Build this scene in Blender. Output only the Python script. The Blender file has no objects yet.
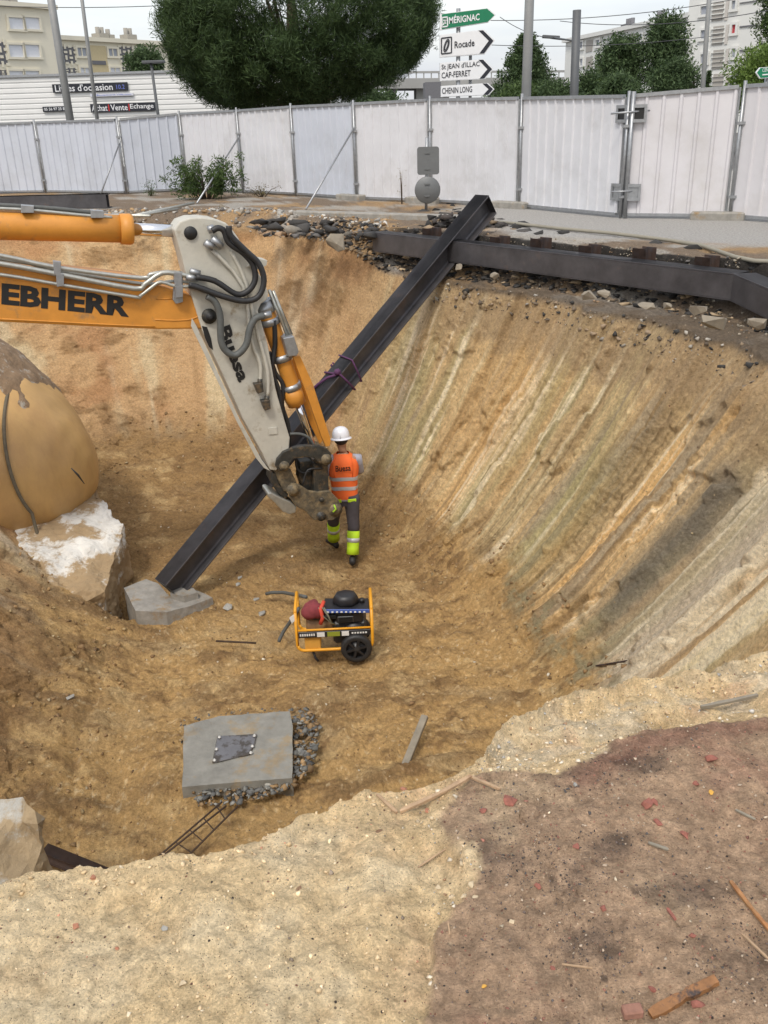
import bpy, bmesh, math, random
import numpy as np
from mathutils import Vector, Matrix, Quaternion
R_ = math.radians
random.seed(7); rng = np.random.default_rng(7)
scene = bpy.context.scene
C = scene.collection
V = lambda *a: np.array(a, float)

# ------------------------------------------------------------------ camera, world, sun, exposure
EYE, FPX, PITCH, ROLL = 1.65, 900.0, 23.5, -1.8
cd = bpy.data.cameras.new('camera'); cam = bpy.data.objects.new('camera', cd); C.objects.link(cam)
Rm = Matrix.Rotation(R_(90 - PITCH), 4, 'X') @ Matrix.Rotation(R_(ROLL), 4, 'Z')
cam.matrix_world = Matrix.Translation((0, 0, EYE)) @ Rm
cd.sensor_fit = 'HORIZONTAL'; cd.sensor_width = 24; cd.lens = 24 * FPX / 768
cd.clip_start = 0.05; cd.clip_end = 3000
scene.camera = cam
scene.render.resolution_x, scene.render.resolution_y = 768, 1024
SUN_EL, SUN_AZ = 55, 200      # azimuth: direction the light comes from, degrees clockwise from +Y
w = bpy.data.worlds.new("World"); scene.world = w; w.use_nodes = True
nt = w.node_tree; nt.nodes.clear()
out = nt.nodes.new('ShaderNodeOutputWorld')
sky = nt.nodes.new('ShaderNodeTexSky'); sky.sky_type = 'NISHITA'; sky.sun_disc = False
sky.sun_elevation = R_(SUN_EL); sky.sun_rotation = R_(SUN_AZ); sky.dust_density = 4; sky.air_density = 1.2; sky.ozone_density = 1
b1 = nt.nodes.new('ShaderNodeBackground'); b1.inputs['Strength'].default_value = 0.06
b2 = nt.nodes.new('ShaderNodeBackground'); b2.inputs['Strength'].default_value = 0.56
tc = nt.nodes.new('ShaderNodeTexCoord'); mp = nt.nodes.new('ShaderNodeMapping'); mp.inputs['Scale'].default_value = (1.2, 1.2, 7)
nz = nt.nodes.new('ShaderNodeTexNoise'); nz.inputs['Scale'].default_value = 2.2; nz.inputs['Detail'].default_value = 6
cr = nt.nodes.new('ShaderNodeValToRGB')
cr.color_ramp.elements[0].position = 0.35; cr.color_ramp.elements[0].color = (0.86, 0.90, 1.0, 1)
cr.color_ramp.elements[1].position = 0.65; cr.color_ramp.elements[1].color = (1.2, 1.2, 1.17, 1)
ad = nt.nodes.new('ShaderNodeAddShader')
L = nt.links.new
L(tc.outputs['Generated'], mp.inputs['Vector']); L(mp.outputs[0], nz.inputs['Vector']); L(nz.outputs['Fac'], cr.inputs[0])
L(cr.outputs[0], b2.inputs['Color']); L(sky.outputs[0], b1.inputs['Color'])
L(b1.outputs[0], ad.inputs[0]); L(b2.outputs[0], ad.inputs[1]); L(ad.outputs[0], out.inputs['Surface'])
sd = bpy.data.lights.new('sun', 'SUN'); sd.energy = 1.5; sd.angle = R_(10); sd.color = (1, 0.95, 0.87)
so = bpy.data.objects.new('sun', sd); C.objects.link(so)
sdir = Vector((math.sin(R_(SUN_AZ)) * math.cos(R_(SUN_EL)), math.cos(R_(SUN_AZ)) * math.cos(R_(SUN_EL)), math.sin(R_(SUN_EL))))
so.rotation_euler = sdir.to_track_quat('Z', 'Y').to_euler(); so.location = (0, 0, 30)
scene.view_settings.view_transform = 'Standard'; scene.view_settings.look = 'None'
scene.view_settings.gamma = 1; scene.view_settings.exposure = 0.36

# ------------------------------------------------------------------ placing helpers
RN = np.array(Rm.to_3x3())
def ray(x, y): return RN @ V((x - 384) / FPX, (512 - y) / FPX, -1)
E0 = V(0, 0, EYE)
def atz(x, y, z=0.0): d = ray(x, y); return E0 + d * ((z - EYE) / d[2])
def atY(x, y, Y): d = ray(x, y); return E0 + d * (Y / d[1])

# ------------------------------------------------------------------ object helpers
WM = {}
def tag(o, label=None, cat=None, group=None, kind=None):
    if label: o['label'] = label
    if cat: o['category'] = cat
    if group: o['group'] = group
    if kind: o['kind'] = kind
    return o
def thing(name, label, cat, loc, rotz=0, group=None, M=None):
    o = bpy.data.objects.new(name, None); C.objects.link(o); o.empty_display_size = 0.1
    m = M if M is not None else Matrix.Translation(tuple(loc)) @ Matrix.Rotation(rotz, 4, 'Z')
    o.matrix_world = m; WM[o.name] = m.copy()
    return tag(o, label, cat, group)
def nrm(v): v = np.asarray(v, float); n = np.linalg.norm(v); return v / (n if n > 1e-12 else 1)
def basis(d, up=(0, 0, 1)):
    d = nrm(d); up = np.asarray(up, float)
    if abs(np.dot(d, up)) > .98: up = V(1, 0, 0)
    s = nrm(np.cross(d, up)); u = np.cross(s, d); return d, s, u

class MB:
    def __init__(s): s.v = []; s.f = []; s.sm = []; s.mi = []; s.col = []
    def raw(s, vs, fs, smooth=False, mi=0, col=None):
        n = len(s.v); s.v.extend([tuple(map(float, p)) for p in vs])
        for f in fs: s.f.append([i + n for i in f]); s.sm.append(smooth); s.mi.append(mi)
        if col is not None: s.col.extend([col] * len(vs))
        return s
    def obox(s, c, ax, ay, az, mi=0, bev=0.0):
        # oriented box, half-axes as vectors; bevel as chamfered corners along the longest edges
        c, ax, ay, az = [np.asarray(q, float) for q in (c, ax, ay, az)]
        if bev <= 0:
            vs = [c + i * ax + j * ay + k * az for i in (-1, 1) for j in (-1, 1) for k in (-1, 1)]
            return s.raw(vs, [(0, 1, 3, 2), (4, 6, 7, 5), (0, 4, 5, 1), (2, 3, 7, 6), (0, 2, 6, 4), (1, 5, 7, 3)], mi=mi)
        la, lb, lc = [np.linalg.norm(q) for q in (ax, ay, az)]
        bx, by, bz = 1 - bev / la, 1 - bev / lb, 1 - bev / lc
        vs, idx = [], {}
        for i in (-1, 1):
            for j in (-1, 1):
                for k in (-1, 1):
                    for t, (fx, fy, fz) in enumerate(((1, by, bz), (bx, 1, bz), (bx, by, 1))):
                        idx[(i, j, k, t)] = len(vs); vs.append(c + i * fx * ax + j * fy * ay + k * fz * az)
        bm = bmesh.new(); bv = [bm.verts.new(p) for p in vs]
        r = bmesh.ops.convex_hull(bm, input=bv); bmesh.ops.dissolve_limit(bm, angle_limit=.01, verts=bm.verts, edges=bm.edges)
        bm.verts.index_update(); s.raw([v.co[:] for v in bm.verts], [[v.index for v in f.verts] for f in bm.faces], mi=mi); bm.free(); return s
    def box(s, x0, x1, y0, y1, z0, z1, bev=0.0, mi=0):
        return s.obox(((x0 + x1) / 2, (y0 + y1) / 2, (z0 + z1) / 2), ((x1 - x0) / 2, 0, 0), (0, (y1 - y0) / 2, 0), (0, 0, (z1 - z0) / 2), bev=bev, mi=mi)
    def bar(s, a, b, wd, ht, up=(0, 0, 1), bev=0.0):
        a, b = np.asarray(a, float), np.asarray(b, float); d, sd_, u = basis(b - a, up)
        return s.obox((a + b) / 2, (b - a) / 2, sd_ * wd / 2, u * ht / 2, bev=bev)
    def tube(s, pts, r, n=8, smooth=True, caps=True):
        pts = [np.asarray(p, float) for p in pts]; rr = r if hasattr(r, '__len__') else [r] * len(pts)
        vs, fs = [], []; ref = None
        for i, p in enumerate(pts):
            t = nrm(pts[min(i + 1, len(pts) - 1)] - pts[max(i - 1, 0)])
            if ref is None: ref = basis(t)[1]
            ref = nrm(ref - t * np.dot(ref, t)); o2 = np.cross(t, ref)
            for k in range(n):
                a = 2 * math.pi * k / n; vs.append(p + rr[i] * (math.cos(a) * ref + math.sin(a) * o2))
        for i in range(len(pts) - 1):
            for k in range(n):
                fs.append((i * n + k, i * n + (k + 1) % n, (i + 1) * n + (k + 1) % n, (i + 1) * n + k))
        if caps: fs += [tuple(range(n))[::-1], tuple((len(pts) - 1) * n + k for k in range(n))]
        return s.raw(vs, fs, smooth)
    def cyl(s, a, b, r, n=16, r2=None):
        a, b = np.asarray(a, float), np.asarray(b, float)
        return s.tube([a, b], [r, r if r2 is None else r2], n)
    def prism(s, poly, vec, mi=0):
        poly = [np.asarray(p, float) for p in poly]; n = len(poly); vec = np.asarray(vec, float)
        vs = poly + [p + vec for p in poly]
        fs = [tuple(range(n))[::-1], tuple(range(n, 2 * n))] + [(i, (i + 1) % n, n + (i + 1) % n, n + i) for i in range(n)]
        return s.raw(vs, fs, mi=mi)
    def lathe(s, o, axis, prof, n=24, ref=None, sx=1.0, caps=True):
        # prof: (radius, height) along axis
        d = nrm(axis); _, a, b = basis(d, ref if ref is not None else (0, 0, 1)); o = np.asarray(o, float)
        vs, fs = [], []
        for (r, h) in prof:
            for k in range(n):
                t = 2 * math.pi * k / n; vs.append(o + d * h + r * (math.cos(t) * a * sx + math.sin(t) * b))
        for i in range(len(prof) - 1):
            for k in range(n): fs.append((i * n + k, i * n + (k + 1) % n, (i + 1) * n + (k + 1) % n, (i + 1) * n + k))
        if caps: fs += [tuple(range(n))[::-1], tuple((len(prof) - 1) * n + k for k in range(n))]
        return s.raw(vs, fs, True)
    def build(s, name, mat, parent=None, local=False, bevel=0.0, **kw):
        me = bpy.data.meshes.new(name)
        vs = np.array(s.v, float)
        if parent is not None:
            M = WM[parent.name]
            if not local:
                Mi = np.array(M.inverted()); vs = vs @ Mi[:3, :3].T + Mi[:3, 3]
            off = None
        else:
            lo, hi = vs.min(0), vs.max(0); off = V((lo[0] + hi[0]) / 2, (lo[1] + hi[1]) / 2, lo[2]); vs = vs - off
        me.from_pydata(vs.tolist(), [], s.f); me.update()
        me.polygons.foreach_set('use_smooth', s.sm); me.polygons.foreach_set('material_index', s.mi)
        if s.col:
            ca = me.color_attributes.new('Col', 'FLOAT_COLOR', 'POINT')
            ca.data.foreach_set('color', np.c_[np.array(s.col, float), np.ones(len(s.col))].ravel())
        bm = bmesh.new(); bm.from_mesh(me); bmesh.ops.recalc_face_normals(bm, faces=bm.faces); bm.to_mesh(me); bm.free()
        for m in (mat if isinstance(mat, (list, tuple)) else [mat]): me.materials.append(m)
        o = bpy.data.objects.new(name, me); C.objects.link(o)
        if parent is not None: o.parent = parent; WM[o.name] = WM[parent.name]
        else: o.location = off; WM[o.name] = Matrix.Translation(tuple(off))
        if bevel > 0:
            md = o.modifiers.new('bevel', 'BEVEL'); md.width = bevel; md.segments = 2; md.limit_method = 'ANGLE'; md.angle_limit = R_(35)
        return tag(o, **kw) if kw else o

# ------------------------------------------------------------------ materials
def mat(name, col, rough=.7, metal=0.0, var=.12, vscale=6.0, bump=.0, bscale=40.0, col2=None, attr=False, c2lo=.5, c2hi=.62, coat=0, spec=None, stretch=(1, 1, 1), alpha=1.0):
    m = bpy.data.materials.new(name); m.use_nodes = True; n = m.node_tree; p = n.nodes['Principled BSDF']
    L = n.links.new
    tc = n.nodes.new('ShaderNodeTexCoord'); mpn = n.nodes.new('ShaderNodeMapping'); mpn.inputs['Scale'].default_value = stretch
    L(tc.outputs['Object'], mpn.inputs[0])
    nz = n.nodes.new('ShaderNodeTexNoise'); nz.inputs['Scale'].default_value = vscale; nz.inputs['Detail'].default_value = 8; nz.inputs['Roughness'].default_value = .65
    L(mpn.outputs[0], nz.inputs['Vector'])
    mr = n.nodes.new('ShaderNodeMapRange'); mr.inputs[1].default_value = .25; mr.inputs[2].default_value = .75
    mr.inputs[3].default_value = 1 - var; mr.inputs[4].default_value = 1 + var; L(nz.outputs['Fac'], mr.inputs[0])
    mx = n.nodes.new('ShaderNodeMix'); mx.data_type = 'RGBA'; mx.blend_type = 'MULTIPLY'; mx.inputs[0].default_value = 1
    if attr:
        at = n.nodes.new('ShaderNodeAttribute'); at.attribute_name = 'Col'; src = at.outputs['Color']; L(src, mx.inputs[6])
    elif col2 is not None:
        nz2 = n.nodes.new('ShaderNodeTexNoise'); nz2.inputs['Scale'].default_value = vscale * .7; nz2.inputs['Detail'].default_value = 10; nz2.inputs['Roughness'].default_value = .7
        L(mpn.outputs[0], nz2.inputs['Vector'])
        r2 = n.nodes.new('ShaderNodeMapRange'); r2.inputs[1].default_value = c2lo; r2.inputs[2].default_value = c2hi; L(nz2.outputs['Fac'], r2.inputs[0])
        m2 = n.nodes.new('ShaderNodeMix'); m2.data_type = 'RGBA'; m2.inputs[6].default_value = (*col, 1); m2.inputs[7].default_value = (*col2, 1)
        L(r2.outputs[0], m2.inputs[0]); L(m2.outputs[2], mx.inputs[6])
    else: mx.inputs[6].default_value = (*col, 1)
    L(mr.outputs[0], mx.inputs[7]); L(mx.outputs[2], p.inputs['Base Color'])
    p.inputs['Roughness'].default_value = rough; p.inputs['Metallic'].default_value = metal
    if coat: p.inputs['Coat Weight'].default_value = coat
    if spec is not None: p.inputs['Specular IOR Level'].default_value = spec
    if bump > 0:
        nb = n.nodes.new('ShaderNodeTexNoise'); nb.inputs['Scale'].default_value = bscale; nb.inputs['Detail'].default_value = 8; nb.inputs['Roughness'].default_value = .7
        L(mpn.outputs[0], nb.inputs['Vector'])
        bp = n.nodes.new('ShaderNodeBump'); bp.inputs['Strength'].default_value = 1; bp.inputs['Distance'].default_value = bump
        L(nb.outputs['Fac'], bp.inputs['Height']); L(bp.outputs[0], p.inputs['Normal'])
    if alpha < 1: p.inputs['Alpha'].default_value = alpha
    return m
orange = mat('orange_paint', (.58, .245, .035), .5, var=.14, vscale=5, col2=(.30, .17, .07), c2lo=.56, c2hi=.70, bump=.0006, bscale=30)
whitep = mat('dirty_white_paint', (.47, .45, .385), .5, var=.14, vscale=6, col2=(.27, .22, .15), c2lo=.56, c2hi=.68, bump=.0005, bscale=30)
black = mat('black_paint', (.012, .012, .012), .5)
rubber = mat('black_rubber', (.02, .02, .021), .55, var=.3, vscale=20)
greyhose = mat('grey_hose', (.09, .095, .09), .6, var=.2, vscale=20)
steel = mat('galvanised_steel', (.34, .35, .36), .42, .7, var=.22, vscale=14)
chrome = mat('chrome_rod', (.75, .75, .76), .13, 1, var=.04)
tubesteel = mat('painted_steel_pipe', (.42, .42, .38), .35, .6, var=.2, vscale=15)
greasy = mat('greasy_dark_steel', (.045, .045, .04), .5, .3, var=.5, vscale=14, col2=(.16, .11, .06), c2lo=.5, c2hi=.66, bump=.003, bscale=30)
muddy = mat('muddy_cast_steel', (.10, .085, .06), .7, .2, var=.45, vscale=18, col2=(.21, .16, .09), c2lo=.42, c2hi=.6, bump=.004, bscale=35)
beamsteel = mat('mill_scale_steel', (.078, .074, .078), .40, .35, var=.45, vscale=3, col2=(.15, .10, .08), c2lo=.6, c2hi=.8, bump=.0008, bscale=25, stretch=(1, 1, 1))
rust = mat('rusty_steel', (.06, .036, .027), .8, .2, var=.4, vscale=9, col2=(.05, .04, .04), bump=.002)
concrete = mat('grey_concrete', (.27, .255, .225), .9, var=.3, vscale=7, col2=(.25, .17, .085), c2lo=.55, c2hi=.68, bump=.006, bscale=18)
whiteconc = mat('white_render_concrete', (.62, .60, .55), .9, var=.25, vscale=1.7, col2=(.33, .235, .13), c2lo=.44, c2hi=.50, bump=.02, bscale=8)
# ------------------------------------------------------------------ numeric noise
def _h(ix, iy, iz):
    h = (ix.astype(np.int64) * 374761393 + iy.astype(np.int64) * 668265263 + iz.astype(np.int64) * 1274126177) & 0xffffffff
    h = ((h ^ (h >> 13)) * 1274126177) & 0xffffffff
    h = ((h ^ (h >> 16)) * 2246822519) & 0xffffffff
    return (h ^ (h >> 15)) / 4294967296.0
def vnoise(x, y, z=None):
    if z is None: z = np.zeros_like(x)
    ix, iy, iz = np.floor(x), np.floor(y), np.floor(z); fx, fy, fz = x - ix, y - iy, z - iz
    u, v, w_ = [f * f * f * (f * (f * 6 - 15) + 10) for f in (fx, fy, fz)]
    r = 0
    for a in (0, 1):
        for b in (0, 1):
            for c in (0, 1):
                r = r + _h(ix + a, iy + b, iz + c) * (u if a else 1 - u) * (v if b else 1 - v) * (w_ if c else 1 - w_)
    return r * 2 - 1
def fbm(x, y, z=None, o=4, g=.5, seed=0):
    if z is None: z = np.zeros_like(x)
    r = 0; a = 1; t = 0
    for i in range(o):
        f = 2.03 ** i; r = r + a * vnoise(x * f + 17.3 * i + seed * 31.7, y * f + 5.1 * i + seed * 7.7, z * f + seed * 3.3); t += a; a *= g
    return r / t
def sstep(a, b, x): t = np.clip((x - a) / (b - a), 0, 1); return t * t * (3 - 2 * t)

# ------------------------------------------------------------------ ground: one sheet, pit and all
PC = V(-0.6, 8.2)
FL = [(.55, 11.0), (1.15, 9.9), (1.5, 8.7), (1.75, 7.3), (1.7, 5.8), (1.0, 4.6), (-.4, 4.2), (-2.0, 4.5), (-2.75, 6.2), (-3.0, 8.1), (-3.25, 9.6), (-3.9, 11.0), (-5.1, 13.2), (-5.0, 15.0), (-3.3, 15.4), (-1.7, 14.7), (-.5, 13.3), (.1, 12.2)]
RM = [(-8.6, 19.0), (-7.0, 19.1), (-5.3, 19.3), (-3.56, 19.2), (-1.6, 17.9), (-.55, 15.9), (.0, 14.9), (.75, 13.75), (1.6, 12.55), (2.45, 11.35), (3.2, 10.2), (3.45, 9.5), (3.75, 8.4), (3.9, 6.6), (3.5, 4.6), (2.4, 3.2), (1.75, 2.78), (1.29, 2.61), (.60, 2.42), (.36, 2.30), (.28, 2.12), (.19, 2.0), (-.08, 1.93), (-.3, 1.8), (-.37, 1.76), (-.7, 1.7), (-.95, 1.64), (-1.5, 1.55), (-2.8, 1.7), (-4.7, 3.2), (-6.2, 6), (-7.2, 9), (-8.2, 12), (-9.2, 16)]
NG = 7200
def loop(pts, s1, s2):
    p = np.array(pts, float); th = np.arctan2(p[:, 1] - PC[1], p[:, 0] - PC[0]); o = np.argsort(th); th, p = th[o], p[o]
    g = np.linspace(-math.pi, math.pi, NG, endpoint=False)
    r = np.interp(g, np.r_[th[-1] - 2 * math.pi, th, th[0] + 2 * math.pi], np.r_[0, np.hypot(p[:, 0] - PC[0], p[:, 1] - PC[1]), 0].astype(float) * 0 + np.r_[np.hypot(*(p[-1] - PC)), np.hypot(p[:, 0] - PC[0], p[:, 1] - PC[1]), np.hypot(*(p[0] - PC))])
    def sm(r, deg):
        n = int(deg / 360 * NG * 3); k = np.exp(-.5 * (np.arange(-n, n + 1) / (deg / 360 * NG)) ** 2); k /= k.sum()
        return np.convolve(np.r_[r[-n:], r, r[:n]], k, 'same')[n:-n]
    a, b = sm(r, s1), sm(r, s2)
    wt = sstep(14, 24, np.abs(np.degrees(g) + 84))   # 0 near the camera side
    return g, a * wt + b * (1 - wt)
gth, FR = loop(FL, 5, 5); _, RR = loop(RM, 3, .5)
def F_at(t): t = (t + math.pi) % (2 * math.pi) - math.pi; return np.interp(t, gth, FR, period=2 * math.pi)
def R_at(t): t = (t + math.pi) % (2 * math.pi) - math.pi; return np.interp(t, gth, RR, period=2 * math.pi)
Q = 1.0
def seg(a, b, n): return np.linspace(R_(a), R_(b), int(n * Q), endpoint=False)
TH = np.concatenate([seg(-104, -62, 560), seg(-62, -45, 60), seg(-45, 75, 480), seg(75, 135, 190), seg(135, 215, 130), seg(215, 256, 60)])
S = np.concatenate([np.linspace(0.02, 1, int(170 * Q), endpoint=False), np.linspace(1, 2, int(230 * Q), endpoint=False),
                    2 + np.linspace(0, 1.7, int(240 * Q), endpoint=False), 2 + 1.7 * np.exp(np.linspace(0, 6.2, int(70 * Q)))])
T, SS = np.meshgrid(TH, S, indexing='ij')
shear = -R_(25) * np.exp(-((T - R_(40)) / R_(52)) ** 2)          # the dig marks on the right flank run aslant
fr = F_at(T - shear); ft = T - shear
FX, FY = PC[0] + fr * np.cos(ft), PC[1] + fr * np.sin(ft)
rr = R_at(T)
dgn = np.degrees(np.abs((T - R_(-84) + math.pi) % (2 * math.pi) - math.pi))
nearw = 1 - sstep(18, 30, dgn)
jag = .28 * fbm(T * 6, T * 0 + 3.3, o=5, g=.6) * (1 - nearw) + .055 * fbm(T * 60, T * 0 + 1.7, o=5, g=.65) * nearw
rr = rr + jag
RX, RY = PC[0] + rr * np.cos(T), PC[1] + rr * np.sin(T)
X = np.where(SS < 1, PC[0] + SS * (FX - PC[0]), 0.0); Y = np.where(SS < 1, PC[1] + SS * (FY - PC[1]), 0.0)
k = np.clip(SS - 1, 0, 1)
kz = k                                     # height fraction
kr = np.where(k < 1, .8 * k + .2 * (1 - (1 - k) ** 3) * .9 + .02 * k, 1)                 # horizontal fraction
steep = sstep(.9, 1.0, k)
X = np.where((SS >= 1) & (SS < 2), FX + kr * (RX - FX), X); Y = np.where((SS >= 1) & (SS < 2), FY + kr * (RY - FY), Y)
do = np.clip(SS - 2, 0, None)
X = np.where(SS >= 2, RX + do * np.cos(T), X); Y = np.where(SS >= 2, RY + do * np.sin(T), Y)
FZ, RZ = -4.0, np.where(nearw > .5, -.02, -.22)
RZ = -.24 * (1 - nearw) - .015 * nearw
RZ = RZ - .30 * (1 - nearw) * sstep(-24, -10, np.degrees(T)) * (1 - sstep(82, 92, np.degrees(T)) * (np.degrees(T) < 200))
Z = np.where(SS < 1, FZ, np.where(SS < 2, FZ + kz * (RZ - FZ), 0.0))
# soften the toe of the slope
Z = Z + np.where((SS > .7) & (SS < 1.25), .16 * np.exp(-((SS - 1) / .1) ** 2), 0)
# rise from the torn rim to street level
Z = np.where(SS >= 2, RZ * (1 - sstep(.0, .5, do + .12 * fbm(X * 2, Y * 2, o=3))), Z)
# bench cut for the rim beam: level strip, then the broken edge of the road surface behind it
wA, wB, wC = atz(379, 241, -.12), atz(741, 286, -.16), atz(800, 312, -.2)
def behind(A, B):
    d = nrm(B - A)[:2]; nn_ = V(-d[1], d[0]); nn_ = nn_ if nn_[1] > 0 else -nn_
    return (X - A[0]) * nn_[0] + (Y - A[1]) * nn_[1], (X - A[0]) * d[0] + (Y - A[1]) * d[1]
dl1, al1 = behind(wA, wB); dl2, _ = behind(wB, wC)
dl = np.maximum(dl1, dl2)
benchw = sstep(-.6, .2, al1) * (1 - nearw) * sstep(-22, -8, np.degrees(T))
bench_z = -.40 - .14 * (1 - sstep(-.05, .15, dl)) + .05 * fbm(X * 4, Y * 4, o=3, seed=77)
edge_n = dl + .10 * fbm(X * 2.5, Y * 2.5, o=4, g=.6, seed=78)
stepz = bench_z * (1 - sstep(.42, .50, edge_n))
Z = np.where(SS >= 2, Z * (1 - benchw) + benchw * stepz, Z)
angd = np.degrees(T); angd = (angd + 180) % 360 - 180
arc = T * 4.5
kk = np.clip(SS - 1, 0, 1)
wallw = sstep(.93, 1.12, SS) * (1 - sstep(1.9, 2.02, SS))
rightw = np.exp(-(np.clip(np.abs(angd - 12) - 52, 0, None) / 16) ** 2)
wob = .05 * fbm(arc * .7, SS * 3, o=3, seed=2)
g1 = fbm((arc + wob) * 2.3, SS * .9, o=3, g=.5, seed=3); g2 = fbm((arc + wob * .6) * 8, SS * 1.5, o=3, g=.6, seed=4)
ridge = 1 - np.abs(fbm((arc + wob) * 1.5, SS * .5, o=2, seed=9)) * 2.2
disp = wallw * (rightw * (.06 * g1 + .045 * g2 + .03 * ridge + .022 * fbm((arc + wob * .4) * 19, SS * 2.0, o=2, g=.6, seed=5)) + (1 - rightw) * (.16 * fbm(X * 1.1, Y * 1.1, Z * 1.1, o=5, g=.55, seed=6) + .05 * g1))
crumb = fbm(X * 9, Y * 9, Z * 9, o=4, g=.65, seed=8); crumb2 = fbm(X * 2.2, Y * 2.2, Z * 2.2, o=3, seed=12)
rough_patch = sstep(.05, .35, crumb2)
disp += wallw * (.03 + .075 * rough_patch) * crumb * (1 - .5 * rightw)
# ledges and slumped clods break the marks
disp += wallw * .06 * sstep(.15, .2, fbm(arc * 1.6, SS * 4, o=4, g=.6, seed=21)) * rightw
nx, ny = -np.cos(T) * .8, -np.sin(T) * .8
X += disp * nx; Y += disp * ny; Z += disp * .6
# pit floor: churned soil
fw = 1 - sstep(.95, 1.15, SS)
track = fbm(X * 1.1 + Y * .35, Y * 3.4 - X * .9, o=4, g=.6, seed=30)
Z += fw * (.09 * fbm(X * .9, Y * .9, o=2, seed=31) + .06 * track + .05 * fbm(X * 3.6 - Y, Y * 3.6 + X, o=4, g=.6, seed=33) + .055 * fbm(X * 7, Y * 7, o=4, g=.65, seed=32))
padd = np.maximum(np.abs(X + 1.3), np.abs(Y - 7.15) * .8)
Z -= fw * .05 * (1 - sstep(.5, .9, padd))
Z -= .45 * np.exp(-(((X + 3.42) / .22) ** 2 + ((Y - 10.35) / .4) ** 2))
# left spoil slope over the tank
Z += .15 * np.exp(-(((X + 4.6) / .9) ** 2 + ((Y - 8.2) / 1.6) ** 2)) * wallw
# ground round the pit
ow = sstep(1.96, 2.05, SS)
nearg = ow * (np.hypot(X, Y) < 7) * nearw
Z += nearg * (.032 * fbm(X * 2.6, Y * 2.6, o=3, seed=40) + .02 * fbm(X * 11, Y * 11, o=4, g=.65, seed=41) + .008 * fbm(X * 60, Y * 60, o=3, g=.6, seed=42))
Z += nearg * (1 - sstep(-.1, .5, X)) * (.03 * fbm(X * 4.5, Y * 4.5, o=4, g=.6, seed=47) + .02 * np.abs(fbm(X * 9, Y * 9, o=3, g=.6, seed=48)))
# red brick soil lies as a thin spread on the cream sand
def poly_sd(px, x, y):
    P_ = [atz(a, b, 0)[:2] for a, b in px]; d = np.full(x.shape, 1e9); ins = np.zeros(x.shape, bool)
    for i in range(len(P_)):
        a, b = P_[i], P_[(i + 1) % len(P_)]; ex, ey = b[0] - a[0], b[1] - a[1]
        t = np.clip(((x - a[0]) * ex + (y - a[1]) * ey) / (ex * ex + ey * ey), 0, 1)
        d = np.minimum(d, np.hypot(x - a[0] - t * ex, y - a[1] - t * ey))
        c = ((a[1] > y) != (b[1] > y)) & (x < ex * (y - a[1]) / (ey + 1e-12) + a[0]); ins ^= c
    return np.where(ins, d, -d)
redP = [(452, 792), (476, 772), (560, 776), (620, 742), (700, 726), (768, 714), (1500, 640), (1800, 1300), (415, 1300), (420, 1024), (432, 940), (474, 880), (468, 855), (436, 832)]
msk = SS > 1.9
sdr = np.full(X.shape, -1.0); sdr[msk] = poly_sd(redP, X[msk], Y[msk])
sdr = np.where(nearw > .02, sdr, -1)
sdn = sdr + .035 * fbm(X * 9, Y * 9, o=4, g=.6, seed=50)
red = sstep(-.008, .016, sdn) * (SS > 1.97)
ledge = (1 - red) * sstep(.05, .3, X + .12) * nearw * ow
Z += .02 * red
Z -= .06 * ledge * sstep(0, .12, -sdr)
Z += ledge * (.05 * fbm(X * 5, Y * 5, o=3, seed=44) + .02 * fbm(X * 20, Y * 20, o=3, seed=45))
farw = ow * (1 - nearw)
Z += farw * (1 - sstep(1.2, 3.0, do)) * (.05 * fbm(X * 3, Y * 3, o=4, g=.6, seed=46) + .03)
# ------------------------------------------------------------------ ground colours (soil, with shade painted in under the rim beam)
def mixc(a, b, t): return a * (1 - t[..., None]) + np.array(b) * t[..., None]
n1 = fbm(X * .9, Y * .9, Z * .9, o=4, seed=60); n2 = fbm(X * 5, Y * 5, Z * 5, o=4, g=.6, seed=61); n3 = fbm(X * 22, Y * 22, Z * 22, o=3, g=.6, seed=62)
col = np.zeros(X.shape + (3,)); col[:] = (.36, .235, .105)
# floor
floorc = np.zeros_like(col); floorc[:] = (.39, .25, .105)
floorc = mixc(floorc, (.20, .125, .058), .8 * sstep(-.1, .5, track + .3 * n2))
floorc = mixc(floorc, (.36, .255, .13), .7 * sstep(.12, .6, fbm(X * 1.6, Y * 2.6, o=4, seed=63)))
floorc = mixc(floorc, (.52, .42, .26), .5 * sstep(.35, .6, n3 + .3 * n1))
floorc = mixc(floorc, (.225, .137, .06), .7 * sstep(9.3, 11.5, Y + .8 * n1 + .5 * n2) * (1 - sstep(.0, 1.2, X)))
floorc = mixc(floorc, (.52, .37, .18), .6 * sstep(.1, .45, fbm(X * 2.2, Y * 3.0, o=5, g=.6, seed=65)))
# right flank: bucket-smeared bands along the slope
a2 = arc + wob
bA = fbm(a2 * 1.5, SS * .35, o=3, seed=70); bB = fbm(a2 * 3.6, SS * .9, o=4, g=.6, seed=71); bC = fbm(a2 * 12, SS * 1.5, o=3, g=.7, seed=72)
wr = np.zeros_like(col); wr[:] = (.45, .32, .165)
wr = mixc(wr, (.47, .385, .215), sstep(.0, .45, bB))
wr = mixc(wr, (.44, .255, .09), .8 * sstep(.1, .4, bA) * sstep(-.3, .2, bB))
wr = mixc(wr, (.29, .25, .125), .8 * sstep(.05, .4, -bA + .4 * bB))
wr = mixc(wr, (.22, .185, .135), .65 * sstep(.2, .42, -bB + .3 * bC))
wr = mixc(wr, (.66, .57, .40), .75 * sstep(.14, .45, bC * .8 + .6 * bB))
wr = mixc(wr, (.26, .17, .08), .7 * sstep(.15, .4, -bC * .8 + .5 * bA))
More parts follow.
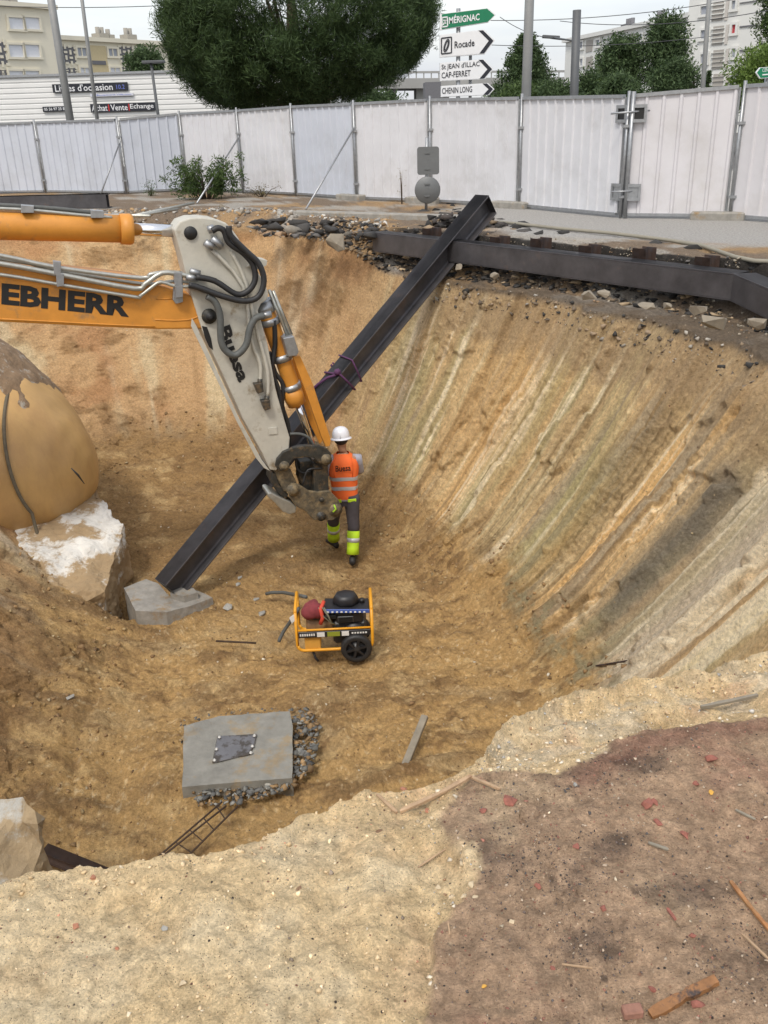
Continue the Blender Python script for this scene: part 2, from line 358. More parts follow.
wr *= 1.42 * (1 + .36 * bC + .22 * n3 + .25 * np.minimum(ridge - .3, .3))[..., None]  # tone follows the ridges, darker in the grooves
# far-left flank
wl = np.zeros_like(col); wl[:] = (.52, .335, .17)
wl = mixc(wl, (.70, .60, .43), .55 * sstep(.15, .4, bB + .3 * bC)); wl = mixc(wl, (.30, .18, .085), .6 * sstep(.2, .45, -bB + .3 * bC)); wl = mixc(wl, (.44, .25, .12), sstep(.0, .4, n1)); wl = mixc(wl, (.60, .47, .28), sstep(.05, .45, bB * .9 - n1 * .4))
wl = mixc(wl, (.66, .56, .40), .8 * sstep(.2, .45, bA + .2 * bC)); wl = mixc(wl, (.24, .14, .06), .6 * sstep(.1, .5, crumb2 + .3 * crumb))
wall = wl * (1 - rightw[..., None]) + wr * rightw[..., None]
leftw = sstep(150, 172, angd % 360) * (1 - sstep(235, 250, angd % 360))
wall = mixc(wall, (.25, .145, .06), leftw * (.6 + .2 * n2)); wall = mixc(wall, (.38, .25, .11), leftw * .6 * sstep(.0, .5, bB))
# dark-grey and pale bands low on the near right flank (positions along the flank, in degrees round the pit)
def band(c0, wd, sk=0.0): return np.exp(-((angd + sk * (kk - .5) + 2.2 * n1 + .8 * n2 - c0) / wd) ** 2)
wall = mixc(wall, (.155, .14, .115), .85 * band(-6, 3.2) * sstep(.12, .3, kk + .05 * bC) * (1 - sstep(.68, .82, kk)))
wall = mixc(wall, (.60, .52, .40), .75 * band(-19, 7) * sstep(0, .2, kk))
wall = mixc(wall, (.30, .27, .13), .6 * band(20, 5) * (1 - sstep(.45, .8, kk)))
wall = mixc(wall, (.50, .30, .12), .55 * band(50, 10) * sstep(.2, .5, kk))
# upper wall is drier gravelly soil
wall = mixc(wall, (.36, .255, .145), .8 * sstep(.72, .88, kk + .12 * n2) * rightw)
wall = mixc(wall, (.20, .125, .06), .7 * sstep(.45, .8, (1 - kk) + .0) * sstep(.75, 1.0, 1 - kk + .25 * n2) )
tw_ = sstep(.97, 1.12, SS - .05 + .12 * n2 + .1 * bA * rightw - .04 * sstep(20, 60, angd))
floorc = mixc(floorc, (.17, .10, .045), .75 * sstep(.1, .5, fbm(X * 4.2, Y * 6.5, o=5, g=.65, seed=66)))
floorc *= 1.22 * (1 + .25 * n3)[..., None]
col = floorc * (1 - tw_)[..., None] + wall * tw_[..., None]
# wet toe, olive lumps
col = mixc(col, (.30, .27, .16), rightw * .7 * np.exp(-((SS - 1.1) / .09) ** 2) * sstep(-.1, .3, n2 + n3 * .4) * (angd < 20))
# street ground
og = np.zeros_like(col); og[:] = (.21, .16, .115)
og = mixc(og, (.40, .26, .13), .8 * sstep(.0, .35, n1 + .5 * n2)); og = mixc(og, (.40, .38, .34), .8 * sstep(.05, .35, fbm(X * 1.3, Y * 1.3, o=4, seed=80)))
asphalt_rim = (1 - sstep(.12, .5, do + .25 * n1)) * sstep(20, 28, angd) * (1 - sstep(88, 96, angd)) * (angd > 0)
pave = sstep(13.2, 13.9, Y + .55 * X - 1.5 + .3 * n1) * sstep(1.5, 2.3, X + .2 * n2)
og = mixc(og, (.40, .385, .36), pave); og = mixc(og, (.16, .155, .15), sstep(0, .6, np.hypot(X, Y - 0) - 30))
og = mixc(og, (.035, .033, .031), .95 * benchw * sstep(-.1, .3, dl) * (1 - sstep(.5, .62, edge_n)))
og = mixc(og, (.13, .10, .07), .8 * benchw * (1 - sstep(-.3, .1, dl + .2 * n2)))  # shade of the gap under the rim beam, painted into the soil colour
near_c = np.zeros_like(col); near_c[:] = (.84, .635, .365)
near_c = mixc(near_c, (.92, .745, .48), sstep(.0, .5, fbm(X * 3.1, Y * 3.1, o=4, seed=81)))
near_c = mixc(near_c, (.60, .42, .225), .7 * sstep(.05, .5, fbm(X * 4.3, Y * 5.5, o=5, g=.6, seed=82)))
near_c = mixc(near_c, (.36, .245, .17), .3 * sstep(.1, .5, n2 + .5 * n3) * sstep(-.4, .3, X))
near_c = mixc(near_c, (.56, .31, .22), .35 * sstep(.2, .6, fbm(X * 6, Y * 6, o=3, seed=90)) * sstep(-.1, .15, X))
near_c = mixc(near_c, (.70, .60, .44), .6 * sstep(.0, .3, fbm(X * 8, Y * 18, o=4, seed=83)) * ledge * (1 - sstep(.04, .28, -(sdr + .33) * 1.0)) * (sdr < -.12))
near_c = mixc(near_c, (.46, .29, .14), .5 * ledge * sstep(-.2, .4, n2) * (1 - sstep(.1, .25, -sdr)))
redc = np.zeros_like(col); redc[:] = (.46, .315, .205)
redc = mixc(redc, (.64, .49, .31), sstep(.0, .45, fbm(X * 2.3, Y * 2.3, o=4, seed=84)) * (1 - .4 * sstep(.3, .6, X)))
dk = np.zeros_like(X)
for px_, py_, rx_, ry_ in ((585, 775, .13, .10), (640, 770, .10, .06), (500, 860, .14, .09), (560, 885, .10, .06), (610, 850, .10, .05), (585, 950, .09, .07), (690, 900, .12, .06), (740, 970, .12, .10)):
    q_ = atz(px_, py_, 0); dk = np.maximum(dk, np.exp(-((X - q_[0]) / rx_) ** 2 - ((Y - q_[1]) / ry_) ** 2))
redc = mixc(redc, (.115, .085, .068), .62 * sstep(.35, 1.15, dk * 1.0 + 1.5 * fbm(X * 12, Y * 14, o=5, g=.7, seed=85)))
redc = mixc(redc, (.42, .24, .165), .5 * sstep(.15, .5, fbm(X * 4, Y * 4, o=4, g=.6, seed=86)))
redc = mixc(redc, (.27, .14, .10), .7 * np.exp(-((sdn - .05) / .045) ** 2) * sstep(.25, .6, X))
near_c = near_c * (1 - red[..., None]) + redc * red[..., None]
near_c *= (1 + .26 * n3 + .22 * fbm(X * 70, Y * 70, o=2, seed=88))[..., None]
og = og * (1 - nearw[..., None]) + near_c * nearw[..., None]
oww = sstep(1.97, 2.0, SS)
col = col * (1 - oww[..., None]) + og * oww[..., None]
col = np.clip(col, .01, None); col = col * np.minimum(1, .84 / col.max(-1))[..., None]
nT, nS = X.shape
vs = np.stack([X, Y, Z], -1).reshape(-1, 3)
vs = np.vstack([vs, [[PC[0], PC[1], float(np.mean(Z[:, 0]))]]]); colv = np.vstack([col.reshape(-1, 3), [floorc[:, 0].mean(0)]])
ii, jj = np.meshgrid(np.arange(nT), np.arange(nS - 1), indexing='ij'); i2 = (ii + 1) % nT
quads = np.stack([ii * nS + jj, ii * nS + jj + 1, i2 * nS + jj + 1, i2 * nS + jj], -1).reshape(-1, 4)
tris = np.stack([np.full(nT, nT * nS), np.arange(nT) * nS, ((np.arange(nT) + 1) % nT) * nS], -1)
me = bpy.data.meshes.new('ground'); me.vertices.add(len(vs)); me.vertices.foreach_set('co', vs.ravel())
nl = quads.size + tris.size; me.loops.add(nl); me.loops.foreach_set('vertex_index', np.r_[quads.ravel(), tris.ravel()].astype(np.int32))
npoly = len(quads) + len(tris); me.polygons.add(npoly)
me.polygons.foreach_set('loop_start', np.r_[np.arange(len(quads)) * 4, quads.size + np.arange(len(tris)) * 3].astype(np.int32))
me.update(calc_edges=True); me.validate()
me.polygons.foreach_set('use_smooth', np.ones(len(me.polygons), bool))
ca = me.color_attributes.new('Col', 'FLOAT_COLOR', 'POINT'); ca.data.foreach_set('color', np.c_[colv, np.ones(len(colv))].ravel())
gm = bpy.data.materials.new('soil'); gm.use_nodes = True; n = gm.node_tree; p = n.nodes['Principled BSDF']; L = n.links.new
at = n.nodes.new('ShaderNodeAttribute'); at.attribute_name = 'Col'; tcn = n.nodes.new('ShaderNodeTexCoord')
def NZ(scale, detail=8, rough=.7):
    q = n.nodes.new('ShaderNodeTexNoise'); q.inputs['Scale'].default_value = scale; q.inputs['Detail'].default_value = detail; q.inputs['Roughness'].default_value = rough
    L(tcn.outputs['Object'], q.inputs['Vector']); return q.outputs['Fac']
def MR(src, a, b, c, d):
    q = n.nodes.new('ShaderNodeMapRange'); q.inputs[1].default_value = a; q.inputs[2].default_value = b; q.inputs[3].default_value = c; q.inputs[4].default_value = d; L(src, q.inputs[0]); return q.outputs[0]
def MULC(c, f):
    q = n.nodes.new('ShaderNodeMix'); q.data_type = 'RGBA'; q.blend_type = 'MULTIPLY'; q.inputs[0].default_value = 1; L(c, q.inputs[6]); L(f, q.inputs[7]); return q.outputs[2]
def VOR(scale, lo):
    v_ = n.nodes.new('ShaderNodeTexVoronoi'); v_.inputs['Scale'].default_value = scale; L(tcn.outputs['Object'], v_.inputs['Vector'])
    sp = n.nodes.new('ShaderNodeSeparateColor'); L(v_.outputs['Color'], sp.inputs[0])
    # only a few cells carry a stone, and only near the cell's centre
    a_ = MR(sp.outputs[0], lo, lo + .03, 0, 1); b_ = MR(v_.outputs['Distance'], .22, .30, 1, 0)
    m_ = n.nodes.new('ShaderNodeMath'); m_.operation = 'MULTIPLY'; L(a_, m_.inputs[0]); L(b_, m_.inputs[1]); return m_.outputs[0], sp.outputs[1]
def SPECK(c, scale, lo):
    f_, v_ = VOR(scale, lo); r_ = n.nodes.new('ShaderNodeValToRGB'); e_ = r_.color_ramp.elements; e_[0].color = (.06, .05, .045, 1); e_[1].color = (.50, .41, .29, 1)
    for ps, cc in ((.3, (.12, .09, .07, 1)), (.5, (.27, .11, .07, 1)), (.7, (.34, .27, .18, 1))): q = e_.new(ps); q.color = cc
    L(v_, r_.inputs[0]); q = n.nodes.new('ShaderNodeMix'); q.data_type = 'RGBA'; L(f_, q.inputs[0]); L(c, q.inputs[6]); L(r_.outputs[0], q.inputs[7]); return q.outputs[2], f_
c0, s1 = SPECK(at.outputs['Color'], 210, .80); c0, s2 = SPECK(c0, 85, .92); c0, s3 = SPECK(c0, 26, .972)
c1 = MULC(c0, MR(NZ(28), .3, .7, .66, 1.30)); c2 = MULC(c1, MR(NZ(160, 6), .3, .7, .72, 1.26))
L(c2, p.inputs['Base Color']); p.inputs['Roughness'].default_value = .95; p.inputs['Specular IOR Level'].default_value = .15
bp = n.nodes.new('ShaderNodeBump'); bp.inputs['Distance'].default_value = .09; bp.inputs['Strength'].default_value = .8; L(NZ(9, 12, .72), bp.inputs['Height'])
bp2 = n.nodes.new('ShaderNodeBump'); bp2.inputs['Distance'].default_value = .006; bp2.inputs['Strength'].default_value = .8; L(NZ(90, 6, .7), bp2.inputs['Height'])
bp3 = n.nodes.new('ShaderNodeBump'); bp3.inputs['Distance'].default_value = .02; bp3.inputs['Strength'].default_value = .8; L(NZ(33, 8, .7), bp3.inputs['Height']); L(bp.outputs[0], bp3.inputs['Normal'])
L(bp3.outputs[0], bp2.inputs['Normal']); L(bp2.outputs[0], p.inputs['Normal'])
me.materials.append(gm); ground = bpy.data.objects.new('ground', me); C.objects.link(ground); ground['kind'] = 'structure'
KDL = dl.ravel(); KV = vs[:-1]; KS = SS.ravel(); KA = angd.ravel(); KRED = red.ravel(); KDK = (dk * red).ravel(); KLG = ledge.ravel(); KNEAR = (nearw * oww).ravel()
def ground_z(x, y):
    d = (KV[:, 0] - x) ** 2 + (KV[:, 1] - y) ** 2; return float(KV[int(np.argmin(d)), 2])
def on_ground(px, py, it=6, z=0.0):
    for _ in range(it):
        q = atz(px, py, z); z = ground_z(q[0], q[1])
    return atz(px, py, z)
# ------------------------------------------------------------------ lettering (mesh text laid on any face)
_tc = {}
def text_geo(s, bold=0.0):
    if (s, bold) in _tc: return _tc[(s, bold)]
    cu = bpy.data.curves.new('t', 'FONT'); cu.body = s; cu.size = 1; cu.offset = bold; cu.resolution_u = 2
    ob = bpy.data.objects.new('t', cu); C.objects.link(ob); bpy.context.view_layer.update()
    m = bpy.data.meshes.new_from_object(ob.evaluated_get(bpy.context.evaluated_depsgraph_get()))
    v = np.array([q.co[:2] for q in m.vertices]); f = [tuple(q.vertices) for q in m.polygons]
    bpy.data.objects.remove(ob); bpy.data.curves.remove(cu); bpy.data.meshes.remove(m)
    v = v - v.min(0); _tc[(s, bold)] = (v, f, v.max(0)); return _tc[(s, bold)]
def text_on(mb, s, o, u, v, wdt, hgt, n, lift=.003, bold=0.0, thick=0.0):
    # o: lower-left corner, u/v unit directions, wdt x hgt the box the words fill
    g, f, mx = text_geo(s, bold); o, u, v, n = [np.asarray(q, float) for q in (o, u, v, n)]
    pts = [o + u * (q[0] / mx[0] * wdt) + v * (q[1] / mx[1] * hgt) + n * lift for q in g]; mb.raw(pts, f); return mb

# ------------------------------------------------------------------ leaves
def leaf_cloud(centres, n_per, spread, size, flat=1.0, elong=1.0, droop=0.0, seed=1, wide=.3):
    r = np.random.default_rng(seed); c = np.repeat(np.array(centres), n_per, 0); m = len(c)
    sp = np.repeat(np.asarray(spread), n_per) if hasattr(spread, '__len__') else spread * np.ones(m)
    d = r.normal(size=(m, 3)); d /= np.linalg.norm(d, axis=1)[:, None]
    pos = c + d * (sp * r.random(m) ** .45)[:, None] * V(1, 1, flat)
    a = r.normal(size=(m, 3)) + d * 1.2 + V(0, 0, -droop); a /= np.linalg.norm(a, axis=1)[:, None]
    b = np.cross(a, r.normal(size=(m, 3))); b /= np.linalg.norm(b, axis=1)[:, None]
    s = size * (.6 + .8 * r.random(m)); a *= (s * elong)[:, None]; b *= (s * wide)[:, None]
    v = np.stack([pos - a * .5, pos + b * .5, pos + a * .5, pos - b * .5], 1).reshape(-1, 3)
    return v, np.arange(m * 4).reshape(-1, 4)
def leaf_mat(name, c1, c2, rough=.6):
    m = bpy.data.materials.new(name); m.use_nodes = True; n = m.node_tree; p = n.nodes['Principled BSDF']; L = n.links.new
    g = n.nodes.new('ShaderNodeNewGeometry'); r = n.nodes.new('ShaderNodeValToRGB'); r.color_ramp.elements[0].color = (*c1, 1); r.color_ramp.elements[1].color = (*c2, 1)
    L(g.outputs['Random Per Island'], r.inputs[0]); L(r.outputs[0], p.inputs['Base Color']); p.inputs['Roughness'].default_value = rough
    p.inputs['Specular IOR Level'].default_value = .25
    t = n.nodes.new('ShaderNodeBsdfTranslucent'); L(r.outputs[0], t.inputs[0]); mx = n.nodes.new('ShaderNodeMixShader'); mx.inputs[0].default_value = .25
    L(p.outputs[0], mx.inputs[1]); L(t.outputs[0], mx.inputs[2]); L(mx.outputs[0], n.nodes['Material Output'].inputs[0]); return m
def np_mesh(name, v, f, m, parent):
    M = np.array(WM[parent.name].inverted()) if parent is not None else np.eye(4)
    v = v @ M[:3, :3].T + M[:3, 3]
    me = bpy.data.meshes.new(name); me.vertices.add(len(v)); me.vertices.foreach_set('co', v.ravel())
    me.loops.add(f.size); me.loops.foreach_set('vertex_index', f.ravel().astype(np.int32)); me.polygons.add(len(f))
    me.polygons.foreach_set('loop_start', (np.arange(len(f)) * f.shape[1]).astype(np.int32)); me.update(calc_edges=True)
    me.materials.append(m); o = bpy.data.objects.new(name, me); C.objects.link(o)
    if parent is not None: o.parent = parent; WM[o.name] = WM[parent.name]
    return o
pine_l = leaf_mat('pine_needles', (.022, .042, .015), (.075, .12, .04))
dark_l = leaf_mat('dark_foliage', (.035, .062, .026), (.10, .15, .06))
mid_l = leaf_mat('mid_foliage', (.035, .065, .02), (.10, .15, .045))
light_l = leaf_mat('light_foliage', (.07, .12, .02), (.18, .26, .06))
bark = mat('bark', (.10, .075, .055), .9, var=.4, vscale=8, bump=.02, bscale=12)

def tree(name, label, base, crown_c, crown_r, mat_, seed, n_clump=60, n_leaf=120, leaf=.16, clump_r=.6, group=None, cat='tree', shape='round', elong=1.0, trunk_r=.18):
    r = np.random.default_rng(seed); base = np.asarray(base, float); cc = np.asarray(crown_c, float); cr = np.asarray(crown_r, float)
    t = thing(name, label, cat, base, group=group)
    cs, rad = [], []
    while len(cs) < n_clump:
        d = r.normal(size=3); d /= np.linalg.norm(d); q = r.random() ** .38
        p_ = d * q
        if shape == 'cone':
            h = r.random(); a = r.random() * 6.283; R0 = (1 - h) ** .85 * (.55 + .45 * abs(math.sin(h * 17)));  q2 = r.random() ** .5
            p_ = V(math.cos(a) * R0 * q2, math.sin(a) * R0 * q2, h * 2 - 1)
        if shape == 'flatbottom' and p_[2] < -.55: continue
        cs.append(cc + p_ * cr); rad.append(clump_r * (.65 + .7 * r.random()))
    v, f = leaf_cloud(cs, n_leaf, rad, leaf, .8, elong, seed=seed)
    np_mesh('crown', v, f, mat_, t)
    mb = MB(); top = cc + V(0, 0, cr[2] * (.5 if shape != 'cone' else .9)); mid = (base + cc) / 2 + V(.1, .05, 0)
    mb.tube([base - V(0, 0, .3), base + (mid - base) * .5, mid, cc, top], [trunk_r * 1.25, trunk_r, trunk_r * .85, trunk_r * .6, trunk_r * .15], 9)
    for i in range(0, min(len(cs), 26), 2):
        s = base + (cc - base) * (.55 + .45 * r.random()); e = cs[i]; m_ = (s + e) / 2 + V(0, 0, -.08 * np.linalg.norm(e - s))
        mb.tube([s, m_, e], [trunk_r * .35, trunk_r * .22, trunk_r * .06], 5)
    mb.build('trunk', bark, t); return t

# ------------------------------------------------------------------ street hoarding
pv_ = [mat('hoarding_sheet_bluish', (.50, .53, .59), .45, var=.08, vscale=1.2, col2=(.44, .46, .50), c2lo=.5, c2hi=.7), mat('hoarding_sheet_white', (.60, .605, .63), .45, var=.07, vscale=1.7, col2=(.50, .50, .51), c2lo=.5, c2hi=.7), mat('hoarding_sheet_warm', (.585, .57, .585), .45, var=.08, vscale=1.1, col2=(.50, .48, .47), c2lo=.5, c2hi=.7)]
panelm = mat('white_hoarding_sheet', (.60, .605, .63), .45, var=.05, vscale=1.5, col2=(.52, .52, .535), c2lo=.5, c2hi=.8)
FPX_ = [(-65, 197, -76, 128), (48, 193, 33, 123), (129, 194, 115, 119), (187, 191, 180, 113), (243, 193, 237, 110), (295, 196, 292, 106), (356, 200, 354, 103), (430, 203, 430, 99), (515, 208, 525, 97), (619, 218, 629, 95), (730, 219, 742, 85), (865, 229, 880, 76)]
FP = []
for a, b, c, d in FPX_:
    q = atz(a, b, 0); t = atY(c, d, q[1]); FP.append((V((q[0] + t[0]) / 2, q[1], 0), t[2]))
FP[1] = (FP[1][0], 1.90); FP[0] = (V(-12.4, 28.6, 0), 1.9)
where_f = ['cut off by the left edge of the photo', 'behind the dark steel plate at far left', 'left of the bush, diagonal prop at its left post', 'directly behind the green bush', 'right of the bush, under the pine left half', 'under the middle of the big pine', 'with diagonal prop, under the right side of the pine', 'left of the grey backs of road signs', 'between the road-sign backs and the tall grey pole', 'left of the gate latch', 'right of the gate latch, widest', 'bluish, cut off by the right edge of the photo']
for i in range(len(FP) - 1):
    (a, ha), (b, hb) = FP[i], FP[i + 1]; d = nrm(b - a); Ln = np.linalg.norm(b - a); nn = V(d[1], -d[0], 0)
    if nn[1] > 0: nn = -nn
    t = thing('hoarding_panel', 'white ribbed steel hoarding panel ' + where_f[i], 'fence panel', a, group='white ribbed hoarding panels')
    zb = .06; g0, g1_ = .07, Ln - .07; h_ = lambda s: ha + (hb - ha) * s / Ln - .03
    # ribbed sheet with a real trapezoid profile
    prof, s = [], g0; P_ = (g1_ - g0) / round((g1_ - g0) / .25)
    while s < g1_ - .01:
        for ds, dp in ((0, 0), (.72, 0), (.80, .028), (.92, .028)): prof.append((s + ds * P_, dp))
        s += P_
    prof.append((g1_, 0))
    vs_, fs_ = [], []
    for (s, dp) in prof: q = a + d * s + nn * dp; vs_ += [q + V(0, 0, zb), q + V(0, 0, h_(s))]
    for k_ in range(len(prof) - 1): fs_.append((2 * k_, 2 * k_ + 2, 2 * k_ + 3, 2 * k_ + 1))
    m_ = MB(); m_.raw(vs_, fs_); o_ = m_.build('sheet', pv_[(0, 0, 0, 1, 1, 0, 1, 1, 1, 2, 2, 0)[i]], t)
    sl = o_.modifiers.new('thickness', 'SOLIDIFY'); sl.thickness = .004
    fr_ = MB(); top = lambda s: a + d * s + V(0, 0, h_(s) + .012)
    fr_.bar(top(g0) + nn * .012, top(g1_) + nn * .012, .06, .055); fr_.bar(a + d * g0 + V(0, 0, zb) + nn * .012, a + d * g1_ + V(0, 0, zb) + nn * .012, .06, .045)
    fr_.bar(a + d * (g0 - .02) + V(0, 0, zb), a + d * (g0 - .02) + V(0, 0, h_(0)), .03, .03); fr_.bar(a + d * (g1_ + .02) + V(0, 0, zb), a + d * (g1_ + .02) + V(0, 0, h_(Ln)), .03, .03)
    fr_.build('frame', steel, t)
post_l = ['beyond the left edge of the photo', 'behind the dark plate at far left', 'with a diagonal prop, left of the bush', 'rising from the left of the bush', 'with a diagonal prop, right of the bush', 'under the middle of the big pine', 'with a long diagonal prop, right of the pine trunk', 'right behind the road-sign backs', 'beside the tall grey pole', 'at the gate latch', 'in a long concrete foot at the right', 'off the right edge of the photo']
for i, (a, h) in enumerate(FP):
    if i in (0, 11): continue
    t = thing('fence_post', 'galvanised hoarding post ' + post_l[i], 'fence post', a, group='galvanised hoarding posts')
    m_ = MB(); m_.cyl(a + V(0, -.05, -.05), a + V(0, -.05, h + .06), .026, 10); m_.build('pole', steel, t)
    m_ = MB()
    for z_ in (.35, 1.45): m_ = MB(); m_.obox(a + V(0, -.06, z_), V(.06, 0, 0), V(0, .035, 0), V(0, 0, .022)); m_.build('clamp', steel, t)
    if i in (6, 7, 8, 10):
        m_ = MB(); dd = nrm(FP[i][0] - FP[i - 1][0]); cc = a - dd * .22 + V(0, -.14, .05); m_.obox(cc, dd * .42, V(-dd[1], dd[0], 0) * .12, V(0, 0, .075), bev=.02); m_.build('foot_block', concrete, t)
def prop(px0, px1, i, lab):
    z0_ = .03; a = atz(*px0, z0_); b = FP[i][0] + V(0, -.08, 0); q = atY(*px1, b[1]); b = V(b[0], b[1], q[2])
    m_ = MB(); m_.cyl(a, b, .02, 8); o_ = m_.build('fence_prop', steel); tag(o_, lab, 'prop', 'diagonal props of the hoarding')
prop((100, 196), (119, 143), 2, 'thin diagonal steel prop left of the bush, against the hoarding'); prop((197, 203), (238, 138), 4, 'diagonal steel prop crossing in front of the bush'); prop((306, 209), (355, 128), 6, 'longest diagonal steel prop, on the hoarding under the right side of the big pine')
# gate latch hardware on the post at 629,100
a, h = FP[9]; t = thing('gate_latch', 'galvanised gate latch with two square openings on the hoarding', 'latch', a)
da, db = nrm(FP[9][0] - FP[8][0]), nrm(FP[10][0] - FP[9][0])
for nm, zc, op in (('lock_plate', h - .28, True), ('lower_plate', .42, False)):
    for sgn, dd in ((-1, da), (1, db)):
        c = a + dd * sgn * .17 + V(0, -.09, zc); m_ = MB()
        for u0, v0, hu, hv in ((0, .11, .12, .025), (0, -.11, .12, .025), (.1, 0, .022, .09), (-.1, 0, .022, .09)): m_.obox(c + dd * u0 + V(0, 0, v0), dd * hu, V(0, .012, 0), V(0, 0, hv))
        if not op: m_.obox(c + V(0, .016, 0), dd * .1, V(0, .004, 0), V(0, 0, .1))
        m_.build(nm, steel, t)
        if op:
            m_ = MB(); m_.obox(c + V(0, .017, 0), dd * .09, V(0, .004, 0), V(0, 0, .085)); m_.build('hole_shade_plate', black, t)  # black plate: colour stands for the shade inside the square hole
m_ = MB(); m_.cyl(a + V(-.3, -.13, h - .27), a + V(.34, -.13, h - .24), .016, 8); m_.build('bolt', steel, t); m_ = MB(); m_.cyl(a + V(-.2, -.13, .44), a + V(.25, -.13, .44), .014, 8); m_.build('bolt', steel, t)
m_ = MB(); m_.cyl(a + V(.06, -.1, -.05), a + V(.06, -.1, h + .05), .035, 10); m_.build('gate_post', steel, t)

# ------------------------------------------------------------------ road signs
signback = mat('sign_back_grey', (.15, .155, .155), .5, .3, var=.1)
base = atz(426, 211, 0); t = thing('road_sign', 'grey backs of a square and a round road sign on one post', 'road sign', base)
qa = atY(427, 146, base[1]); m_ = MB(); m_.cyl(base - V(0, 0, .1), V(qa[0], base[1], qa[2] + .15), .03, 10); m_.build('post', steel, t)
def S2(px, py): return atY(px, py, base[1] - .05)
c0, c1_, c2_, c3_ = S2(417, 147), S2(439, 147), S2(439, 175), S2(417, 175)
def rounded(cx, cz, hw, hh, r, Y, n=5):
    o_ = []
    for sx, sz, a0 in ((1, 1, 0), (-1, 1, 90), (-1, -1, 180), (1, -1, 270)):
        for k_ in range(n + 1): a_ = R_(a0 + 90 * k_ / n); o_.append(V(cx + sx * (hw - r) + r * math.cos(a_), Y, cz + sz * (hh - r) + r * math.sin(a_)))
    return o_
cx, cz = (c0[0] + c1_[0]) / 2, (c0[2] + c3_[2]) / 2
m_ = MB(); m_.prism(rounded(cx, cz, abs(c1_[0] - c0[0]) / 2, abs(c0[2] - c3_[2]) / 2, .05, base[1] - .075), (0, .02, 0)); m_.build('square_plate', signback, t)
q = S2(427.5, 190); m_ = MB(); m_.lathe(q + V(0, -.02, 0), (0, 1, 0), [(.02, 0), (.24, 0), (.25, .01), (.24, .02), (.02, .02)], 32); m_.build('round_plate', signback, t)
for zz in (147 + 6, 147 + 22, 184, 196): qq = S2(427, zz); m_ = MB(); m_.obox(qq + V(0, -.03, 0), V(.05, 0, 0), V(0, .01, 0), V(0, 0, .012)); m_.build('bracket', signback, t)
# direction signs beyond the fence
signw = mat('sign_white', (.72, .73, .74), .4, var=.04); signg = mat('sign_green', (.0, .17, .075), .4, var=.06); signk = mat('sign_black', (.01, .012, .02), .5, var=.02)
YS = 21.6; pb = atY(460, 60, YS); t = thing('direction_sign_post', 'direction sign post with one green and three white arrow boards', 'direction sign', (pb[0], YS, 0))
m_ = MB(); tp = atY(458, 8, YS); m_.cyl((pb[0] - .03, YS + .09, 0), (pb[0] - .03, YS + .09, tp[2]), .045, 12)
p2 = atY(471, 60, YS); m_.cyl((p2[0], YS + .12, 0), (p2[0], YS + .12, atY(471, 55, YS)[2]), .035, 10); m_.build('post', steel, t)
def arrow(px, mt, edge, texts, lab, sym=None):
    # px: upper-left, upper-right (before point), tip, lower-right, lower-left in photo pixels on the sign plane
    P_ = [atY(a_, b_, YS) for a_, b_ in px]; m_ = MB(); m_.prism(P_, (0, .14, 0)); o_ = m_.build('arrow_board', signw, t, label=lab)
    cen = sum(P_) / 5; ins = [p_ + (cen - p_) * .06 + V(0, -.004, 0) for p_ in P_]
    m_ = MB(); m_.prism(ins, (0, .002, 0)); m_.build('board_face', mt, o_)
    if edge:
        m_ = MB(); f = lambda A, B, k_: A + (B - A) * k_
        b0, b1, b2 = ins[1] + V(0, -.004, 0), ins[2] + V(0, -.004, 0), ins[3] + V(0, -.004, 0)
        bk = V(-.10, 0, 0); m_.prism([b0 + bk, b0, b1, b1 + bk], (0, .002, 0)); m_.prism([b1 + bk, b1, b2, b2 + bk], (0, .002, 0)); m_.build('chevron', signk, o_)
    u = nrm(P_[1] - P_[0]); ns = V(0, -1, 0)
    for (s, x0, y0, x1, y1, bold) in texts:
        A, B, Dn = atY(x0, y1, YS), atY(x1, y1 - (x1 - x0) * -u[2] * 0, YS), atY(x0, y0, YS)
        m_ = MB(); hh = (Dn[2] - A[2]); wd = (B[0] - A[0]); text_on(m_, s, A, u, V(0, 0, 1), wd, hh, ns, .012, bold); m_.build('lettering', signk if mt is not signg else signw, o_)
    if sym:
        x0, y0, x1, y1 = sym; A = atY(x0, y1, YS); B = atY(x1, y0, YS); wd, hh = B[0] - A[0], B[2] - A[2]; m_ = MB(); uu = u
        def L_(p, q_, r=.012):
            p = A + uu * p[0] * wd + V(0, -.012, p[1] * hh); q_ = A + uu * q_[0] * wd + V(0, -.012, q_[1] * hh); m_.bar(p, q_, .004, r * 2, up=np.cross(nrm(q_ - p), V(0, 1, 0)))
        for a_, b_ in (((0, 0), (1, 0)), ((1, 0), (1, 1)), ((1, 1), (0, 1)), ((0, 1), (0, 0))): L_(a_, b_)
        if mt is signg: L_((.2, .2), (.8, .8)); L_((.3, .75), (.7, .3)); L_((.7, .8), (.8, .6))
        else:
            for ro in (.0, .1):
                pr = [(.5 + (.26 - ro) * math.cos(t_) + .1 * math.sin(t_), .5 + (.38 - ro) * math.sin(t_) + .1 * math.cos(t_)) for t_ in np.linspace(0, 2 * math.pi, 17)]
                for a_, b_ in zip(pr[:-1], pr[1:]): L_(a_, b_, .009)
        m_.build('symbol', signk if mt is not signg else signw, o_)
arrow([(440, 14), (488, 8), (496, 15), (489, 22), (440, 30)], signg, False, [('MÉRIGNAC', 449, 15.5, 479.5, 24, .02)], 'green arrow board', (442, 17.5, 447.5, 27))
